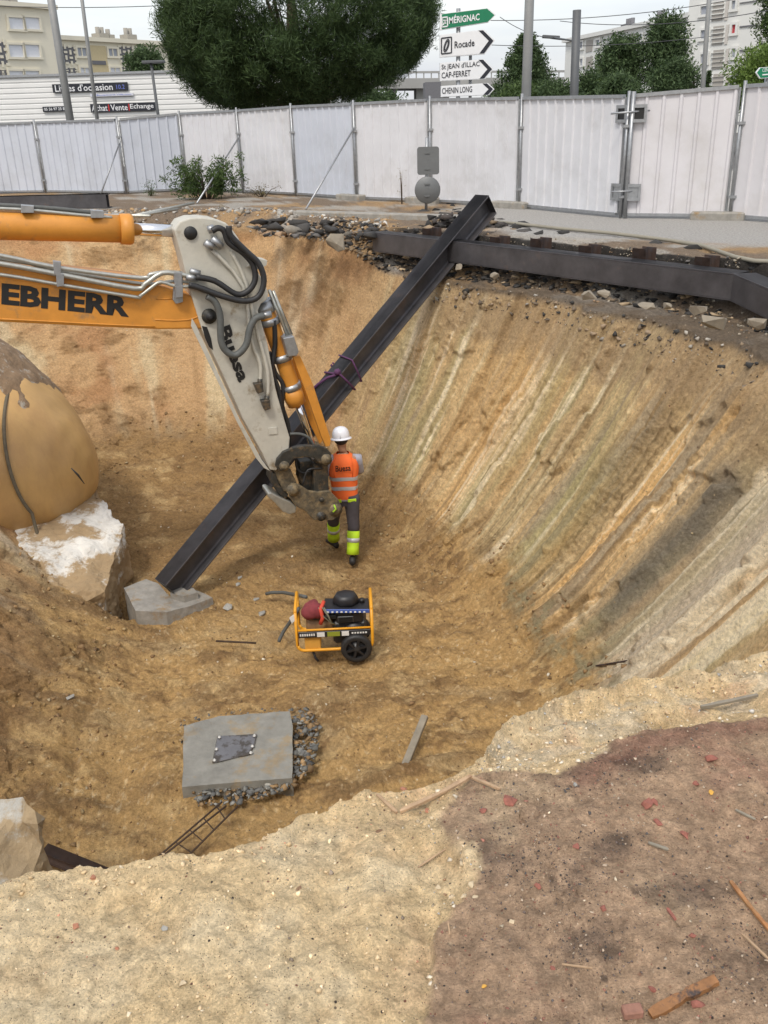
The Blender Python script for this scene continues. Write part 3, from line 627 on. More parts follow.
arrow([(440, 35), (484, 29.5), (495, 40.5), (485, 54), (440, 57.5)], signw, True, [('Rocade', 454.5, 41.5, 474.5, 48.5, .015)], 'white arrow board with a ring symbol', (441.5, 38, 451.5, 54))
arrow([(440, 63), (484, 59), (493.5, 69), (485, 79), (440, 81)], signw, True, [('St JEAN d\'ILLAC', 441.5, 64.5, 479.5, 71, .01), ('CAP-FERRET', 441.5, 72.5, 470.5, 78.5, .01)], 'two-line white arrow board')
arrow([(441, 86), (488, 83), (494.5, 89), (489, 95), (441, 97)], signw, True, [('CHENIN LONG', 442, 88, 472, 94, .01)], 'lowest narrow white arrow board')
# little green sign at the right edge
YG = 19.0; P_ = [atY(a_, b_, YG) for a_, b_ in ((756, 72.5), (760, 67.5), (775, 66.5), (775, 77.5), (760, 78.5))]
t = thing('direction_sign', 'small green arrow sign peeping over the hoarding at the right edge', 'direction sign', (P_[2][0], YG, 0)); m_ = MB(); m_.prism(P_, (0, .05, 0)); m_.build('arrow_board', signw, t)
cen = sum(P_) / 5; m_ = MB(); m_.prism([p_ + (cen - p_) * .1 + V(0, -.004, 0) for p_ in P_], (0, .002, 0)); bf = m_.build('board_face', signg, t)
m_ = MB(); A = atY(762, 72, YG); text_on(m_, 'CENTRE', A, V(1, 0, .04), V(0, 0, 1), .22, .06, V(0, -1, 0), .008); A = atY(762, 76, YG); m_.bar(A + V(0, -.008, .02), A + V(.2, -.008, .03), .003, .02); m_.build('lettering', signw, t)
m_ = MB(); m_.cyl((P_[2][0] - .1, YG + .08, 0), (P_[2][0] - .1, YG + .08, P_[2][2]), .035, 10); m_.build('post', steel, t)

# ------------------------------------------------------------------ poles and wires
polem = mat('painted_pole_grey', (.27, .275, .27), .55, .2, var=.12, vscale=3); poled = mat('dark_pole', (.10, .105, .11), .6, .2, var=.1)
def pole(px_top, px_low, Y, r0, r1, label, m, cat='pole', name='street_pole', extra=0):
    a = atY(*px_low, Y); b = atY(*px_top, Y); d = (b - a) / (b[2] - a[2]); g = a + d * (0 - a[2]); tp = b + d * extra
    t = thing(name, label, cat, (g[0], g[1], 0)); m_ = MB(); m_.tube([g, (g + tp) / 2, tp], [r0, (r0 + r1) / 2, r1], 14); m_.build('shaft', m, t)
    m_ = MB(); m_.obox(g + V(0, 0, .02), V(.22, 0, 0), V(0, .22, 0), V(0, 0, .02)); m_.build('base_plate', steel, t); return t, g, tp
pole((51, 0), (70, 119), 31, .125, .11, 'thick grey pole in front of the pale block at far left', polem, extra=2.5)
pole((82, 0), (97, 118), 33, .065, .055, 'thin grey lamp post just right of the thick one', polem, extra=2.5)
t, g, tp = pole((151, 63), (158, 114), 38, .07, .05, 'short lamp post with a flat lamp head above the shop signs', poled, 'lamp post', 'street_lamp')
m_ = MB(); m_.obox(tp + V(.1, 0, .03), V(.42, 0, 0), V(0, .16, 0), V(0, 0, .05), bev=.02); m_.build('lamp_head', poled, t)
pole((529.5, 0), (526, 99), 20.6, .105, .085, 'tall thick pale-grey pole right of the direction signs', polem, extra=3)
pole((577, 10), (574, 96), 27, .12, .11, 'dark square-topped pole at the left end of the right-hand block', poled)
t, g, tp = pole((709, 0), (703, 86), 30, .075, .06, 'slim grey pole in front of the tall white block at right', polem, extra=3)
wirem = mat('overhead_cable', (.06, .06, .065), .6, var=.05)
def wire(a, b, Y0, Y1, lab, sag=.3, r=.012):
    A, B = atY(*a, Y0), atY(*b, Y1); m_ = MB(); m_.tube([A + (B - A) * k_ + V(0, 0, -sag * 4 * k_ * (1 - k_)) for k_ in np.linspace(0, 1, 17)], r, 5); tag(m_.build('overhead_wire', wirem), lab, 'overhead wire', 'overhead tram wires')
wire((-60, 3), (175, 5), 34, 34, 'horizontal overhead wire above the left-hand blocks', .1)
wire((470, 44), (720, 35), 36, 40, 'level overhead wire behind the tall grey pole, lowest on the right', .2)
wire((470, 20), (790, -12), 34, 34, 'overhead wire slanting up to the top right corner', .3)
wire((560, 21), (800, 4), 38, 30, 'overhead wire crossing in front of the tall white block', .3)
wire((500, 17), (575, 40), 36, 30, 'overhead wire sloping down to the dark square-topped pole', .2)
m_ = MB(); A = atY(574, 41, 36); B = atY(551, 40, 36); m_.cyl(atY(574, 41, 27.2), atY(553, 37.5, 30), .025, 6); q = atY(551, 37, 30); m_.obox(q, V(.25, 0, -.02), V(0, .1, 0), V(0, 0, .04), bev=.01); tag(m_.build('street_lamp', poled), 'lamp head on a bracket arm left of the dark square-topped pole', 'street lamp')

# ------------------------------------------------------------------ white ribbed shop shed
shedm = mat('white_cladding', (.70, .70, .68), .5, var=.05, vscale=.8)
Ysh = 46.0; tl = atY(0, 77.5, Ysh); tr = atY(175, 72, Ysh); xl, xr = atY(-60, 80, Ysh)[0], atY(330, 70, Ysh)[0]
ztop = (tl[2] + tr[2]) / 2
t = thing('shop_shed', 'long white ribbed shop wall with black shop signs behind the hoarding', 'building', ((xl + xr) / 2, Ysh, 0))
nr = int(ztop / .21); pv, pf = [], []
pr = []
for k_ in range(nr):
    z_ = k_ * ztop / nr; P2 = ztop / nr; pr += [(z_, 0), (z_ + .62 * P2, 0), (z_ + .72 * P2, .035), (z_ + .92 * P2, .035)]
pr.append((ztop, 0))
for z_, dp in pr: pv += [V(xl, Ysh + dp, z_), V(xr, Ysh + dp, z_)]
for k_ in range(len(pr) - 1): pf.append((2 * k_, 2 * k_ + 1, 2 * k_ + 3, 2 * k_ + 2))
m_ = MB(); m_.raw(pv, pf); n0 = m_
m_.raw([V(xl, Ysh + 8, 0), V(xr, Ysh + 8, 0), V(xr, Ysh + 8, ztop), V(xl, Ysh + 8, ztop), V(xl, Ysh, ztop), V(xr, Ysh, ztop), V(xl, Ysh, 0), V(xr, Ysh, 0)], [(0, 1, 2, 3), (3, 2, 5, 4), (0, 3, 4, 6), (1, 7, 5, 2)])
m_.build('wall', shedm, t)
m_ = MB(); m_.obox(((xl + xr) / 2, Ysh - .02, ztop + .03), ((xr - xl) / 2, 0, 0), (0, .06, 0), (0, 0, .05)); m_.build('coping', steel, t)
greys = mat('sign_pale', (.55, .56, .6), .5, var=.03); redm = mat('sign_red', (.5, .02, .02), .5, var=.03); bluem = mat('sign_blue', (.12, .16, .5), .5, var=.03)
def shopsign(x0, y0, x1, y1, items, face, lab):
    A, B = atY(x0, y1, Ysh - .12), atY(x1, y0, Ysh - .12); cx_, cz_ = (A[0] + B[0]) / 2, (A[2] + B[2]) / 2; s = thing('shop_sign', lab, 'sign', (cx_, Ysh - .1, A[2]))
    m_ = MB(); m_.box(A[0], B[0], Ysh - .11, Ysh - .02, A[2], B[2], bev=.01); pn = m_.build('panel', face, s)
    for tx, mt, f0, f1, h0, h1, bd in items:
        m_ = MB(); text_on(m_, tx, V(A[0] + (B[0] - A[0]) * f0, Ysh - .11, A[2] + (B[2] - A[2]) * h0), V(1, 0, 0), V(0, 0, 1), (B[0] - A[0]) * (f1 - f0), (B[2] - A[2]) * (h1 - h0), V(0, -1, 0), .006, bd); m_.build('lettering', mt, pn)
shopsign(53, 82, 127, 92.8, [("Livres d'occasion", signw, .035, .80, .1, .92, .008), ('10.2', bluem, .85, .96, .2, .72, .0)], signk, "black sign reading Livres d'occasion on the white shed")
shopsign(43, 106, 67, 112, [('05 56 97 25 83', signw, .06, .95, .25, .8, .01)], signk, 'smallest black sign with a phone number on the white shed')
shopsign(91, 102, 155, 112.5, [('Achat', signw, .02, .26, .14, .86, .008), ('Vente', signw, .31, .57, .14, .86, .008), ('Echange', signw, .61, .97, .14, .86, .008), ('|', redm, .275, .29, .1, .9, .01), ('|', redm, .585, .60, .1, .9, .01)], signk, 'black sign reading Achat Vente Echange on the white shed')
shopsign(90, 92.9, 133, 97, [('La Bouquinerie Vide.com', bluem, .05, .95, .2, .85, .01)], greys, 'narrow pale sign between the two big black signs on the white shed')

# ------------------------------------------------------------------ blocks of flats
cream = mat('cream_render', (.66, .62, .50), .85, var=.07, vscale=.25); wh = mat('pale_render', (.64, .64, .61), .85, var=.07, vscale=.25)
shut = mat('window_shutter_white', (.62, .64, .68), .5, var=.05); glass = mat('window_glass', (.10, .12, .14), .15, var=.3, vscale=1, spec=.8); gshut = mat('roller_shutter_grey', (.30, .32, .36), .6, var=.12, vscale=.4)
tan = mat('tan_panel', (.50, .42, .25), .8, var=.08); dgrey = mat('dark_cladding', (.13, .13, .14), .7, var=.15); brise = mat('breeze_block_screen', (.30, .285, .25), .9, var=.1); loggia = mat('loggia_grey', (.33, .31, .28), .8, var=.12, vscale=.5); curt = mat('red_curtain', (.42, .05, .06), .8, var=.1)
class Bld:
    def __init__(s, label, Y0, px0, px1, ztop_px, depth, m, Y1=None):
        # front face from px0 (left x at Y0) to px1 (right x at Y1)
        Y1 = Y1 or Y0; s.A = atY(px0, ztop_px[0], Y0); s.B = atY(px1, ztop_px[1], Y1); s.zt = (s.A[2] + s.B[2]) / 2
        s.a, s.b = V(s.A[0], Y0, 0), V(s.B[0], Y1, 0); s.u = nrm(s.b - s.a); s.n = V(s.u[1], -s.u[0], 0); s.m = m
        s.t = thing('apartment_block', label, 'building', (s.a + s.b) / 2)
        bk = -s.n * depth; mb = MB(); mb.prism([s.a, s.b, s.b + bk, s.a + bk], (0, 0, s.zt)); s.wall = mb.build('wall', m, s.t)
        mb = MB(); c = (s.a + s.b) / 2 + bk / 2 + V(0, 0, s.zt + .18); mb.obox(c, (s.b - s.a) / 2 + s.u * .35, bk / 2 + nrm(bk) * .35, V(0, 0, .18)); s.roof = mb.build('roof', cream if m is cream else wh, s.t)
        s.W = np.linalg.norm(s.b - s.a)
    def hit(s, px, py):
        d = ray(px, py); t_ = np.dot(s.a - E0, s.n) / np.dot(d, s.n); return E0 + d * t_
    def rect(s, x0, y0, x1, y1): A, B = s.hit(x0, y1), s.hit(x1, y0); return np.dot(A - s.a, s.u), np.dot(B - s.a, s.u), A[2], B[2]
    def window(s, x0, y0, x1, y1, pm, name='window', parent=None, nd=1):
        u0, u1, z0, z1 = s.rect(x0, y0, x1, y1); cx_ = s.a + s.u * (u0 + u1) / 2 + V(0, 0, (z0 + z1) / 2); hw, hh = abs(u1 - u0) / 2, abs(z1 - z0) / 2
        f = MB(); th = .09
        for du, dz, hu, hz in ((0, hh, hw + th, th), (0, -hh, hw + th * 1.6, th), (hw, 0, th, hh - th), (-hw, 0, th, hh - th)): f.obox(cx_ + s.u * du + V(0, 0, dz) + s.n * .05, s.u * hu, s.n * .1, V(0, 0, hz))
        for k_ in range(1, nd): f.obox(cx_ + s.u * (-hw + 2 * hw * k_ / nd) + s.n * .04, s.u * .05, s.n * .06, V(0, 0, hh - th))
        fo = f.build(name, s.m if pm is not loggia else s.m, s.t)
        g = MB(); g.obox(cx_ + s.n * .012, s.u * (hw - th), s.n * .01, V(0, 0, hh - th)); g.build('pane' if pm in (glass, curt) else 'shutter', pm, fo)
    def panel(s, x0, y0, x1, y1, pm, name, off=.02):
        u0, u1, z0, z1 = s.rect(x0, y0, x1, y1); cx_ = s.a + s.u * (u0 + u1) / 2 + V(0, 0, (z0 + z1) / 2)
        m_ = MB(); m_.obox(cx_ + s.n * off, s.u * abs(u1 - u0) / 2, s.n * off, V(0, 0, abs(z1 - z0) / 2)); return m_.build(name, pm, s.t)
    def screen(s, x0, y0, x1, y1):
        u0, u1, z0, z1 = s.rect(x0, y0, x1, y1); bk = s.panel(x0, y0, x1, y1, dgrey, 'screen_shade_sheet', .01)  # flat dark sheet: colour stands for the shaded hollow behind the lattice
        m_ = MB(); W_, H_ = abs(u1 - u0), abs(z1 - z0); nx_, nz_ = max(3, int(W_ / .8)), max(3, int(H_ / .8))
        for i in range(nx_ + 1):
            for j in range(nz_ + 1):
                m_.obox(s.a + s.u * (min(u0, u1) + W_ * i / nx_) + V(0, 0, min(z0, z1) + H_ * j / nz_) + s.n * .06, s.u * W_ / nx_ * (.33 if (i + j) % 2 else .2), s.n * .03, V(0, 0, H_ / nz_ * (.2 if (i + j) % 2 else .42)))
        m_.build('breeze_screen', s.m, s.t)
    def chimney(s, x0, x1, yt, yb, m, pots=2):
        q0, q1 = s.hit(x0, yb), s.hit(x1, yt); u0, u1 = np.dot(q0 - s.a, s.u), np.dot(q1 - s.a, s.u); c = s.a + s.u * (u0 + u1) / 2 - s.n * 2.5; H_ = max(1.0, q1[2] - s.zt)
        m_ = MB(); m_.obox(c + V(0, 0, s.zt + .3 + H_ * .3), s.u * abs(u1 - u0) / 2, s.n * .6, V(0, 0, H_ * .3))
        for k_ in range(pots): m_.cyl(c + s.u * (u1 - u0) * (k_ + .5 - pots / 2) / pots * .9 + V(0, 0, s.zt), c + s.u * (u1 - u0) * (k_ + .5 - pots / 2) / pots * .9 + V(0, 0, s.zt + .4 + H_), abs(u1 - u0) / pots * .36, 8)
        m_.build('chimney', m, s.roof)
b = Bld('tall cream block of flats with paired white shutters at the far left', 84, -60, 52, (4, 7), 12, cream, Y1=92)
for y0, y1 in ((17, 30), (44, 58), (70, 80)):
    b.window(9, y0, 23, y1, shut); b.window(25, y0, 39, y1, shut)
b.screen(-8, 42, 4, 64); b.screen(-6, 70, 7, 76); b.chimney(14, 20, -4, 6, brise, 1); b.chimney(24, 29, -4, 6, brise, 1)
b = Bld('low cream block of flats with latticed screens behind the white shed', 92.2, 52, 210, (43, 45), 12, cream, Y1=108)
for x0, x1, y0, y1, mm in ((77, 86, 47, 57, gshut), (108, 117, 48, 57, gshut), (80, 89, 67, 76, shut), (110, 120, 67, 76, shut), (140, 148, 48, 57, shut)): b.window(x0, y0, x1, y1, mm, nd=2)
b.screen(62, 47, 74, 63); b.screen(62, 68, 76, 76); b.screen(121, 47, 132, 62); b.screen(122, 67, 131, 75)
b.panel(90, 46, 105, 75, tan, 'tan_panel', .03); b.panel(92, 61, 105, 64.5, dgrey, 'slot_window', .06)
b.chimney(60, 64, 29, 42, brise, 1); b.chimney(67, 72, 31, 42, brise, 1); b.chimney(113, 121, 30, 42, brise, 2); b.chimney(123, 127, 32, 42, brise, 1); b.chimney(141, 149, 31, 42, brise, 2)
b = Bld('long low white block of flats right of the dark pole', 112, 566, 694, (39, 21), 14, wh, Y1=86)
for fx0, fx1, k_ in ((567, 571, 0), (581, 584, 0)): pass
def rowy(x, base_): return base_ - (x - 566) * .135
for r_i, yb in enumerate((41, 58, 75)):
    for x0, w_, mm in ((580, 4, gshut), (596, 5, gshut), (613, 5, gshut), (638, 6, gshut), (656, 7, gshut), (684, 7, gshut)): 
        y_ = rowy(x0, yb + 1.5); b.window(x0, y_, x0 + w_, y_ + 9, mm)
    for x0, w_ in ((586, 7), (630, 5)): y_ = rowy(x0, yb + 1); b.panel(x0, y_, x0 + w_, y_ + 13, loggia, 'loggia', .03)
    for x0, w_ in ((602, 10), (645, 9)): y_ = rowy(x0, yb + 2.5); b.panel(x0, y_, x0 + w_, y_ + 2.5, dgrey, 'slot_window', .04)
for x0, x1, yt, yb_ in ((603, 611, 26, 33), (632, 639, 21, 29), (671, 679, 15, 23)): b.chimney(x0, x1, yt, yb_, dgrey, 3)
b = Bld('tall white block of flats with grey balconies at the right', 80, 692, 800, (-25, -32), 14, wh, Y1=72)
for yb in (-18, 5, 29, 53, 77):
    sl = lambda x: yb - (x - 692) * .08
    b.window(700, sl(700), 709, sl(700) + 12, gshut); b.window(731, sl(731) - 6 + 3, 738, sl(731) + 9, curt if yb == 29 else gshut)
    o_ = b.panel(712, sl(712) - 2, 724, sl(712) + 18, loggia, 'balcony_recess', .03)
    for k_ in range(4):
        y_ = sl(712) + 1 + k_ * 4.6; b.panel(711.5, y_, 724.5, y_ + .8, wh, 'balcony_rail', .07)
    b.panel(724.5, sl(724) - 2, 729.5, sl(724) + 18, mat('loggia_cream', (.5, .47, .43), .8) if yb == -18 else bpy.data.materials['loggia_cream'], 'side_wall', .03)
    b.panel(740, sl(740) - 1, 758, sl(740) + 2.5, dgrey, 'slot_window', .04)
    b.panel(690, sl(725) + 19.5, 800, sl(745) + 20.5, wh, 'floor_band', .05) if False else None

# overpass
om = mat('overpass_concrete', (.30, .30, .29), .9, var=.15, vscale=.3)
t = thing('overpass', 'grey concrete overpass seen between the pine and the direction signs', 'bridge', (0, 120, 0)); YO = 120
A, B = atY(300, 84, YO), atY(600, 82, YO); m_ = MB(); m_.obox((A + B) / 2 + V(0, 5, 0), (B - A) / 2, V(0, 5, 0), V(0, 0, .55)); m_.build('deck', om, t)
m_ = MB(); m_.obox((A + B) / 2 + V(0, .2, 1.2), (B - A) / 2, V(0, .12, 0), V(0, 0, .12)); 
for k_ in range(40): m_.obox(A + (B - A) * (k_ + .5) / 40 + V(0, .2, .9), V(.07, 0, 0), V(0, .07, 0), V(0, 0, .4))
m_.build('parapet', om, t)
for px in (372, 392, 421, 446, 500, 560):
    q = atY(px, 90, YO); m_ = MB(); m_.obox((q[0], YO + 5, A[2] / 2 - .3), V(.5, 0, 0), V(0, 3.5, 0), V(0, 0, A[2] / 2 - .2)); m_.build('pier', om, t)
q0, q1 = atY(425, 66, 100), atY(441, 90, 100); m_ = MB(); m_.box(q0[0], q1[0], 100, 104, 0, atY(430, 82, 100)[2]); tt = m_.build('utility_building', dgrey); tag(tt, 'small dark flat-roofed building under the overpass', 'building')
# low wall / kerb in front of the hoarding
m_ = MB(); A, B = atz(296, 216.5, 0), atz(470, 222, 0); m_.obox((A + B) / 2 + V(0, 0, .02), (B - A) / 2, V(0, .14, 0), V(0, 0, .09), bev=.02); o_ = m_.build('kerb', concrete); o_['kind'] = 'structure'

# ------------------------------------------------------------------ trees
Yp = 30.0
def cr_at(px0, px1, py0, py1, Y): A, B = atY(px0, py1, Y), atY(px1, py0, Y); return V((A[0] + B[0]) / 2, Y, (A[2] + B[2]) / 2), V(abs(B[0] - A[0]) / 2, abs(B[0] - A[0]) / 2 * .9, abs(B[2] - A[2]) / 2)
def big_pine():
    r = np.random.default_rng(5)
    outl = [(166, 32), (170, 8), (178, -14), (200, -45), (260, -75), (340, -70), (405, -40), (428, -8), (432, 12), (424, 40), (412, 62), (385, 80), (345, 96), (300, 104), (240, 104), (215, 96), (196, 84), (178, 62)]
    base = V(atY(300, 110, Yp)[0], Yp, 0); t = thing('pine_tree', 'huge dark green pine with a broad dome crown above the hoarding', 'tree', base)
    P2 = np.array([[atY(a_, b_, Yp)[0], atY(a_, b_, Yp)[2]] for a_, b_ in outl]); cen = P2.mean(0); cs, rad = [], []
    while len(cs) < 1500:
        i = r.integers(len(P2)); f = r.random(); e = P2[i] * (1 - f) + P2[(i + 1) % len(P2)] * f; q = r.random() ** .42
        if r.random() < .25: q = 1.0
        p2 = cen + (e - cen) * q * (.93 + .07 * r.random()); dep = math.sqrt(max(0, 1 - q * q)) * 3.6
        y_ = -dep if r.random() < .7 else dep * (r.random() * 2 - 1)
        cs.append(V(p2[0], Yp + y_ + .5 * r.normal(), p2[1])); rad.append(.22 + .26 * r.random())
    v, f = leaf_cloud(cs, 170, rad, .15, 1.0, 1.2, droop=-.9, seed=6, wide=.12)
    np_mesh('crown', v, f, pine_l, t)
    m_ = MB(); cc = V(cen[0], Yp, cen[1]); m_.tube([base, base + V(.1, 0, 1.6), cc * V(.7, 1, .5) + base * V(.3, 0, 0), cc, cc + V(0, 0, 1.5)], [.38, .33, .28, .2, .06], 12)
    for k_ in range(0, 60, 2):
        s_ = base + (cc - base) * (.45 + .5 * r.random()); m_.tube([s_, (s_ + cs[k_]) / 2 + V(0, 0, -.15), cs[k_]], [.09, .06, .015], 5)
    m_.build('trunk', bark, t)
big_pine()
c_, r_ = cr_at(130, 162, 46, 84, 75); tree('round_tree', 'small dark round tree between the low cream block and the big pine', V(c_[0], 75, 0), c_, r_, dark_l, 11, 60, 120, .28, .7)
c_, r_ = cr_at(489, 562, 38, 104, 42); tree('conifer_tree', 'dark layered conifer behind the tall grey pole', V(c_[0] - .1, 42, 0), c_, r_ * V(1.25, 1.25, 1.05), dark_l, 12, 210, 110, .16, .36, shape='cone')
c_, r_ = cr_at(598, 645, 33, 100, 50); tree('poplar_tree', 'dark upright tree in front of the long low white block, left of the tallest one', V(c_[0], 50, 0), c_, r_, dark_l, 13, 90, 120, .2, .6)
c_, r_ = cr_at(638, 690, 16, 92, 49); tree('poplar_tree', 'tallest upright tree left of the tall white block', V(c_[0], 49, 0), c_, r_ * V(.85, .85, 1), dark_l, 14, 110, 120, .2, .6)
c_, r_ = cr_at(652, 700, 60, 110, 44); tree('round_tree', 'rounded dark tree at the foot of the tallest upright one', V(c_[0], 44, 0), c_, r_, dark_l, 15, 90, 130, .16, .5)
c_, r_ = cr_at(598, 640, 76, 112, 40); tree('leafy_bush', 'dark bush behind the hoarding left of the gate latch', V(c_[0], 40, 0), c_, r_, dark_l, 16, 60, 120, .16, .45, cat='bush')
c_, r_ = cr_at(574, 602, 72, 112, 42); tree('leafy_bush', 'dark round bush right beside the dark square-topped pole', V(c_[0], 42, 0), c_, r_, dark_l, 17, 60, 120, .15, .42, cat='bush')
c_, r_ = cr_at(594, 622, 62, 110, 55); tree('round_tree', 'light yellow-green tree between two dark trees', V(c_[0], 55, 0), c_, r_, light_l, 18, 60, 110, .18, .5)
c_, r_ = cr_at(726, 800, 42, 115, 38); tree('round_tree', 'bright green tree above the hoarding at the right edge', V(c_[0], 38, 0), c_, r_, light_l, 19, 130, 120, .16, .5)
c_, r_ = cr_at(755, 830, -30, 60, 42); tree('tall_tree', 'tall darker tree in the top right corner', V(c_[0], 42, 0), c_, r_, mid_l, 20, 130, 120, .17, .5)
c_, r_ = cr_at(704, 712, 72, 96, 45); tree('conifer_tree', 'tiny slim conifer in front of the tall white block', V(c_[0], 45, 0), c_, r_ * V(1.4, 1.4, 1), dark_l, 21, 26, 60, .1, .12, shape='cone', trunk_r=.05)
for k_, (x0, x1, y0, lab, mm) in enumerate(((500, 545, 82, 'green bush low behind the tall grey pole', mid_l), (540, 578, 84, 'bush between the tall grey pole and the dark square-topped pole', dark_l), (355, 400, 92, 'low dark bush under the overpass left end', dark_l))):
    c_, r_ = cr_at(x0, x1, y0, 118, 38 - k_); tree('leafy_bush', lab, V(c_[0], 38 - k_, 0), c_, r_, mm, 30 + k_, 50, 120, .15, .45, cat='bush')
# shrub at the hoarding foot
def shrub(px, py, hw, hh, label, seed, nst=40, nl=70, leaf=.075, m=mid_l):
    g = atz(px, py, .0); r = np.random.default_rng(seed); t = thing('bush', label, 'bush', g); cs = []
    m_ = MB()
    for k_ in range(nst):
        a = r.random() * 6.283; e = g + V(math.cos(a) * hw * r.random() ** .6, math.sin(a) * hw * .5 * r.random(), hh * (.35 + .65 * r.random()) * (1 - .3 * r.random())); m_.tube([g + (e - g) * V(.15, .15, 0), g + (e - g) * V(.5, .5, .65), e], [.012, .008, .003], 4); cs += [e, g + (e - g) * V(.75, .75, .8)]
        if r.random() < .7: cs.append(g + (e - g) * V(.8, .8, .4))
    m_.build('stems', bark, t); v, f = leaf_cloud(cs, nl, .15, leaf, 1, 1.4, seed=seed); np_mesh('foliage', v, f, m, t)
shrub(207, 199, 1.05, .98, 'green leafy bush at the foot of the hoarding', 3, 46, 38)
shrub(151, 196, .16, .4, 'thin weed sprig left of the green leafy bush', 4, 5, 14, .05)
shrub(262, 197, .5, .32, 'sparse dry weeds right of the green leafy bush', 5, 10, 8, .045, leaf_mat('dry_weed', (.09, .08, .03), (.2, .17, .08)))
shrub(402, 204, .06, 1.05, 'thin dry twig standing against the hoarding left of the road-sign backs', 8, 3, 5, .03, leaf_mat('dry_twig', (.2, .17, .1), (.3, .26, .17)))
# ------------------------------------------------------------------ excavator arm
AY = R_(20); AO = V(-2.0, 10.25, 0); AD = V(math.cos(AY), math.sin(AY), 0); AN = V(-math.sin(AY), math.cos(AY), 0)   # along arm, away from camera
def ap(px, py, off=0.0):
    o = AO + AN * off; d = ray(px, py); t_ = np.dot(o - E0, AN) / np.dot(d, AN); return E0 + d * t_
exc = thing('excavator', 'orange excavator arm with a white stick reaching over the pit', 'excavator', ap(-330, 330, .3) * V(1, 1, 0))
def plate(name, pxs, o0, o1, m, parent=exc, bevel=.012, **kw):
    m_ = MB(); m_.prism([ap(x, y, o0) for x, y in pxs], AN * (o1 - o0)); return m_.build(name, m, parent, bevel=bevel, **kw)
def ptube(name, pxs, off, r, m, parent=exc, n=10, smoothn=3, **kw):
    P_ = [ap(q[0], q[1], q[2] if len(q) > 2 else off) for q in pxs]
    if smoothn: # Catmull-Rom
        Q_ = [P_[0]] + P_ + [P_[-1]]; o_ = []
        for i in range(1, len(Q_) - 2):
            for k_ in range(smoothn):
                t_ = k_ / smoothn; a, b_, c, d = Q_[i - 1:i + 3]; o_.append(.5 * ((2 * b_) + (c - a) * t_ + (2 * a - 5 * b_ + 4 * c - d) * t_ ** 2 + (3 * b_ - a - 3 * c + d) * t_ ** 3))
        o_.append(P_[-1]); P_ = o_
    m_ = MB(); m_.tube(P_, r, n); return m_.build(name, m, parent, **kw)
def pin(name, px, py, r, o0, o1, m, parent=exc, rings=True):
    c = ap(px, py, 0); m_ = MB(); prof = [(r * .2, o0), (r * .55, o0), (r * .6, o0 + .012), (r * .62, o0 + .02), (r, o0 + .022), (r, o1)] if rings else [(r * .9, o0), (r, o0 + .01), (r, o1)]
    m_.lathe(c, AN, prof, 20); return m_.build(name, m, parent)
boomP = [(-340, 300), (-180, 262), (-60, 262), (0, 264), (60, 269), (130, 277), (165, 287), (190, 296), (205, 301.5), (214, 306), (219, 315), (214, 325), (203, 329), (160, 329.5), (100, 327), (0, 322), (-60, 324), (-180, 345), (-340, 400)]
boom = plate('boom', boomP, .03, .48, orange, bevel=.02)
m_ = MB(); wl_ = .012
edge = [(160, 311), (180, 305), (200, 303.5), (207, 307), (208, 312)]
for nm_, e_ in (('weld_seam', [(156, 299), (172, 298.5)]), ('weld_seam', [(155, 319.5), (175, 320.5), (192, 319), (202, 314)]), ('weld_seam', [(0, 319), (60, 322), (100, 324.2), (155, 326.5)])):
    ptube(nm_, e_, .03, .009, orange, boom, 6)
m_ = MB(); o_ = ap(-27, 301.3, .03); u_ = nrm(ap(129, 317, .03) - o_)
vv = nrm(np.cross(u_, AN)); vv = vv if vv[2] > 0 else -vv
wd = np.linalg.norm(ap(129, 317, .03) - o_); hh = np.linalg.norm(ap(12, 305.5, .03) - ap(12, 284.8, .03))
text_on(m_, 'LIEBHERR', o_, u_, vv, wd, hh * 1.02, -AN, .004, .045); m_.build('lettering', black, boom)
pin('boom_pin', 209, 316, .085, -.05, .55, greasy, boom); pin('pin_cap', 209.5, 316, .05, -.075, -.04, rubber, boom)
# pipes along the boom
pipes = [[(-200, 238), (-60, 250), (0, 255.5), (57, 267.5), (140, 278), (150, 274.5), (166, 272.5), (181, 273)], [(-200, 246), (-60, 258), (0, 263.5), (65, 275.5), (134, 288.5), (145, 284), (162, 273), (180, 274.5), (195, 277)], [(-200, 260), (-60, 270), (0, 274.5), (62, 285), (134, 296.8), (140, 296), (152, 287), (161, 282), (177, 286.5), (196, 286)], [(-200, 240), (0, 259), (60, 271), (120, 280.5), (150, 284), (175, 281), (196, 284)]]
for i, p_ in enumerate(pipes): ptube('pipe', p_, (-.04, -.05, -.045, .02)[i], (.024, .028, .02, .018)[i], tubesteel, exc)
for x, y in ((57, 267), (60, 279), (178, 278), (179, 290)):
    plate('pipe_clamp', [(x - 4, y - 6), (x + 4, y - 5), (x + 4, y + 7), (x - 3, y + 8)], -.085, .0, steel, boom, bevel=.004)
plate('pipe_bracket', [(175, 271), (183, 272), (183, 302), (176, 304), (173, 300)], -.03, .03, steel, boom, bevel=.004)
for a_, b_ in (((190, 271), (200, 273.5)), ((186, 277), (198, 278.5)), ((190, 286), (207, 291))): ptube('hose_fitting', [a_, b_], -.05, .036, steel, exc, 8, 0)
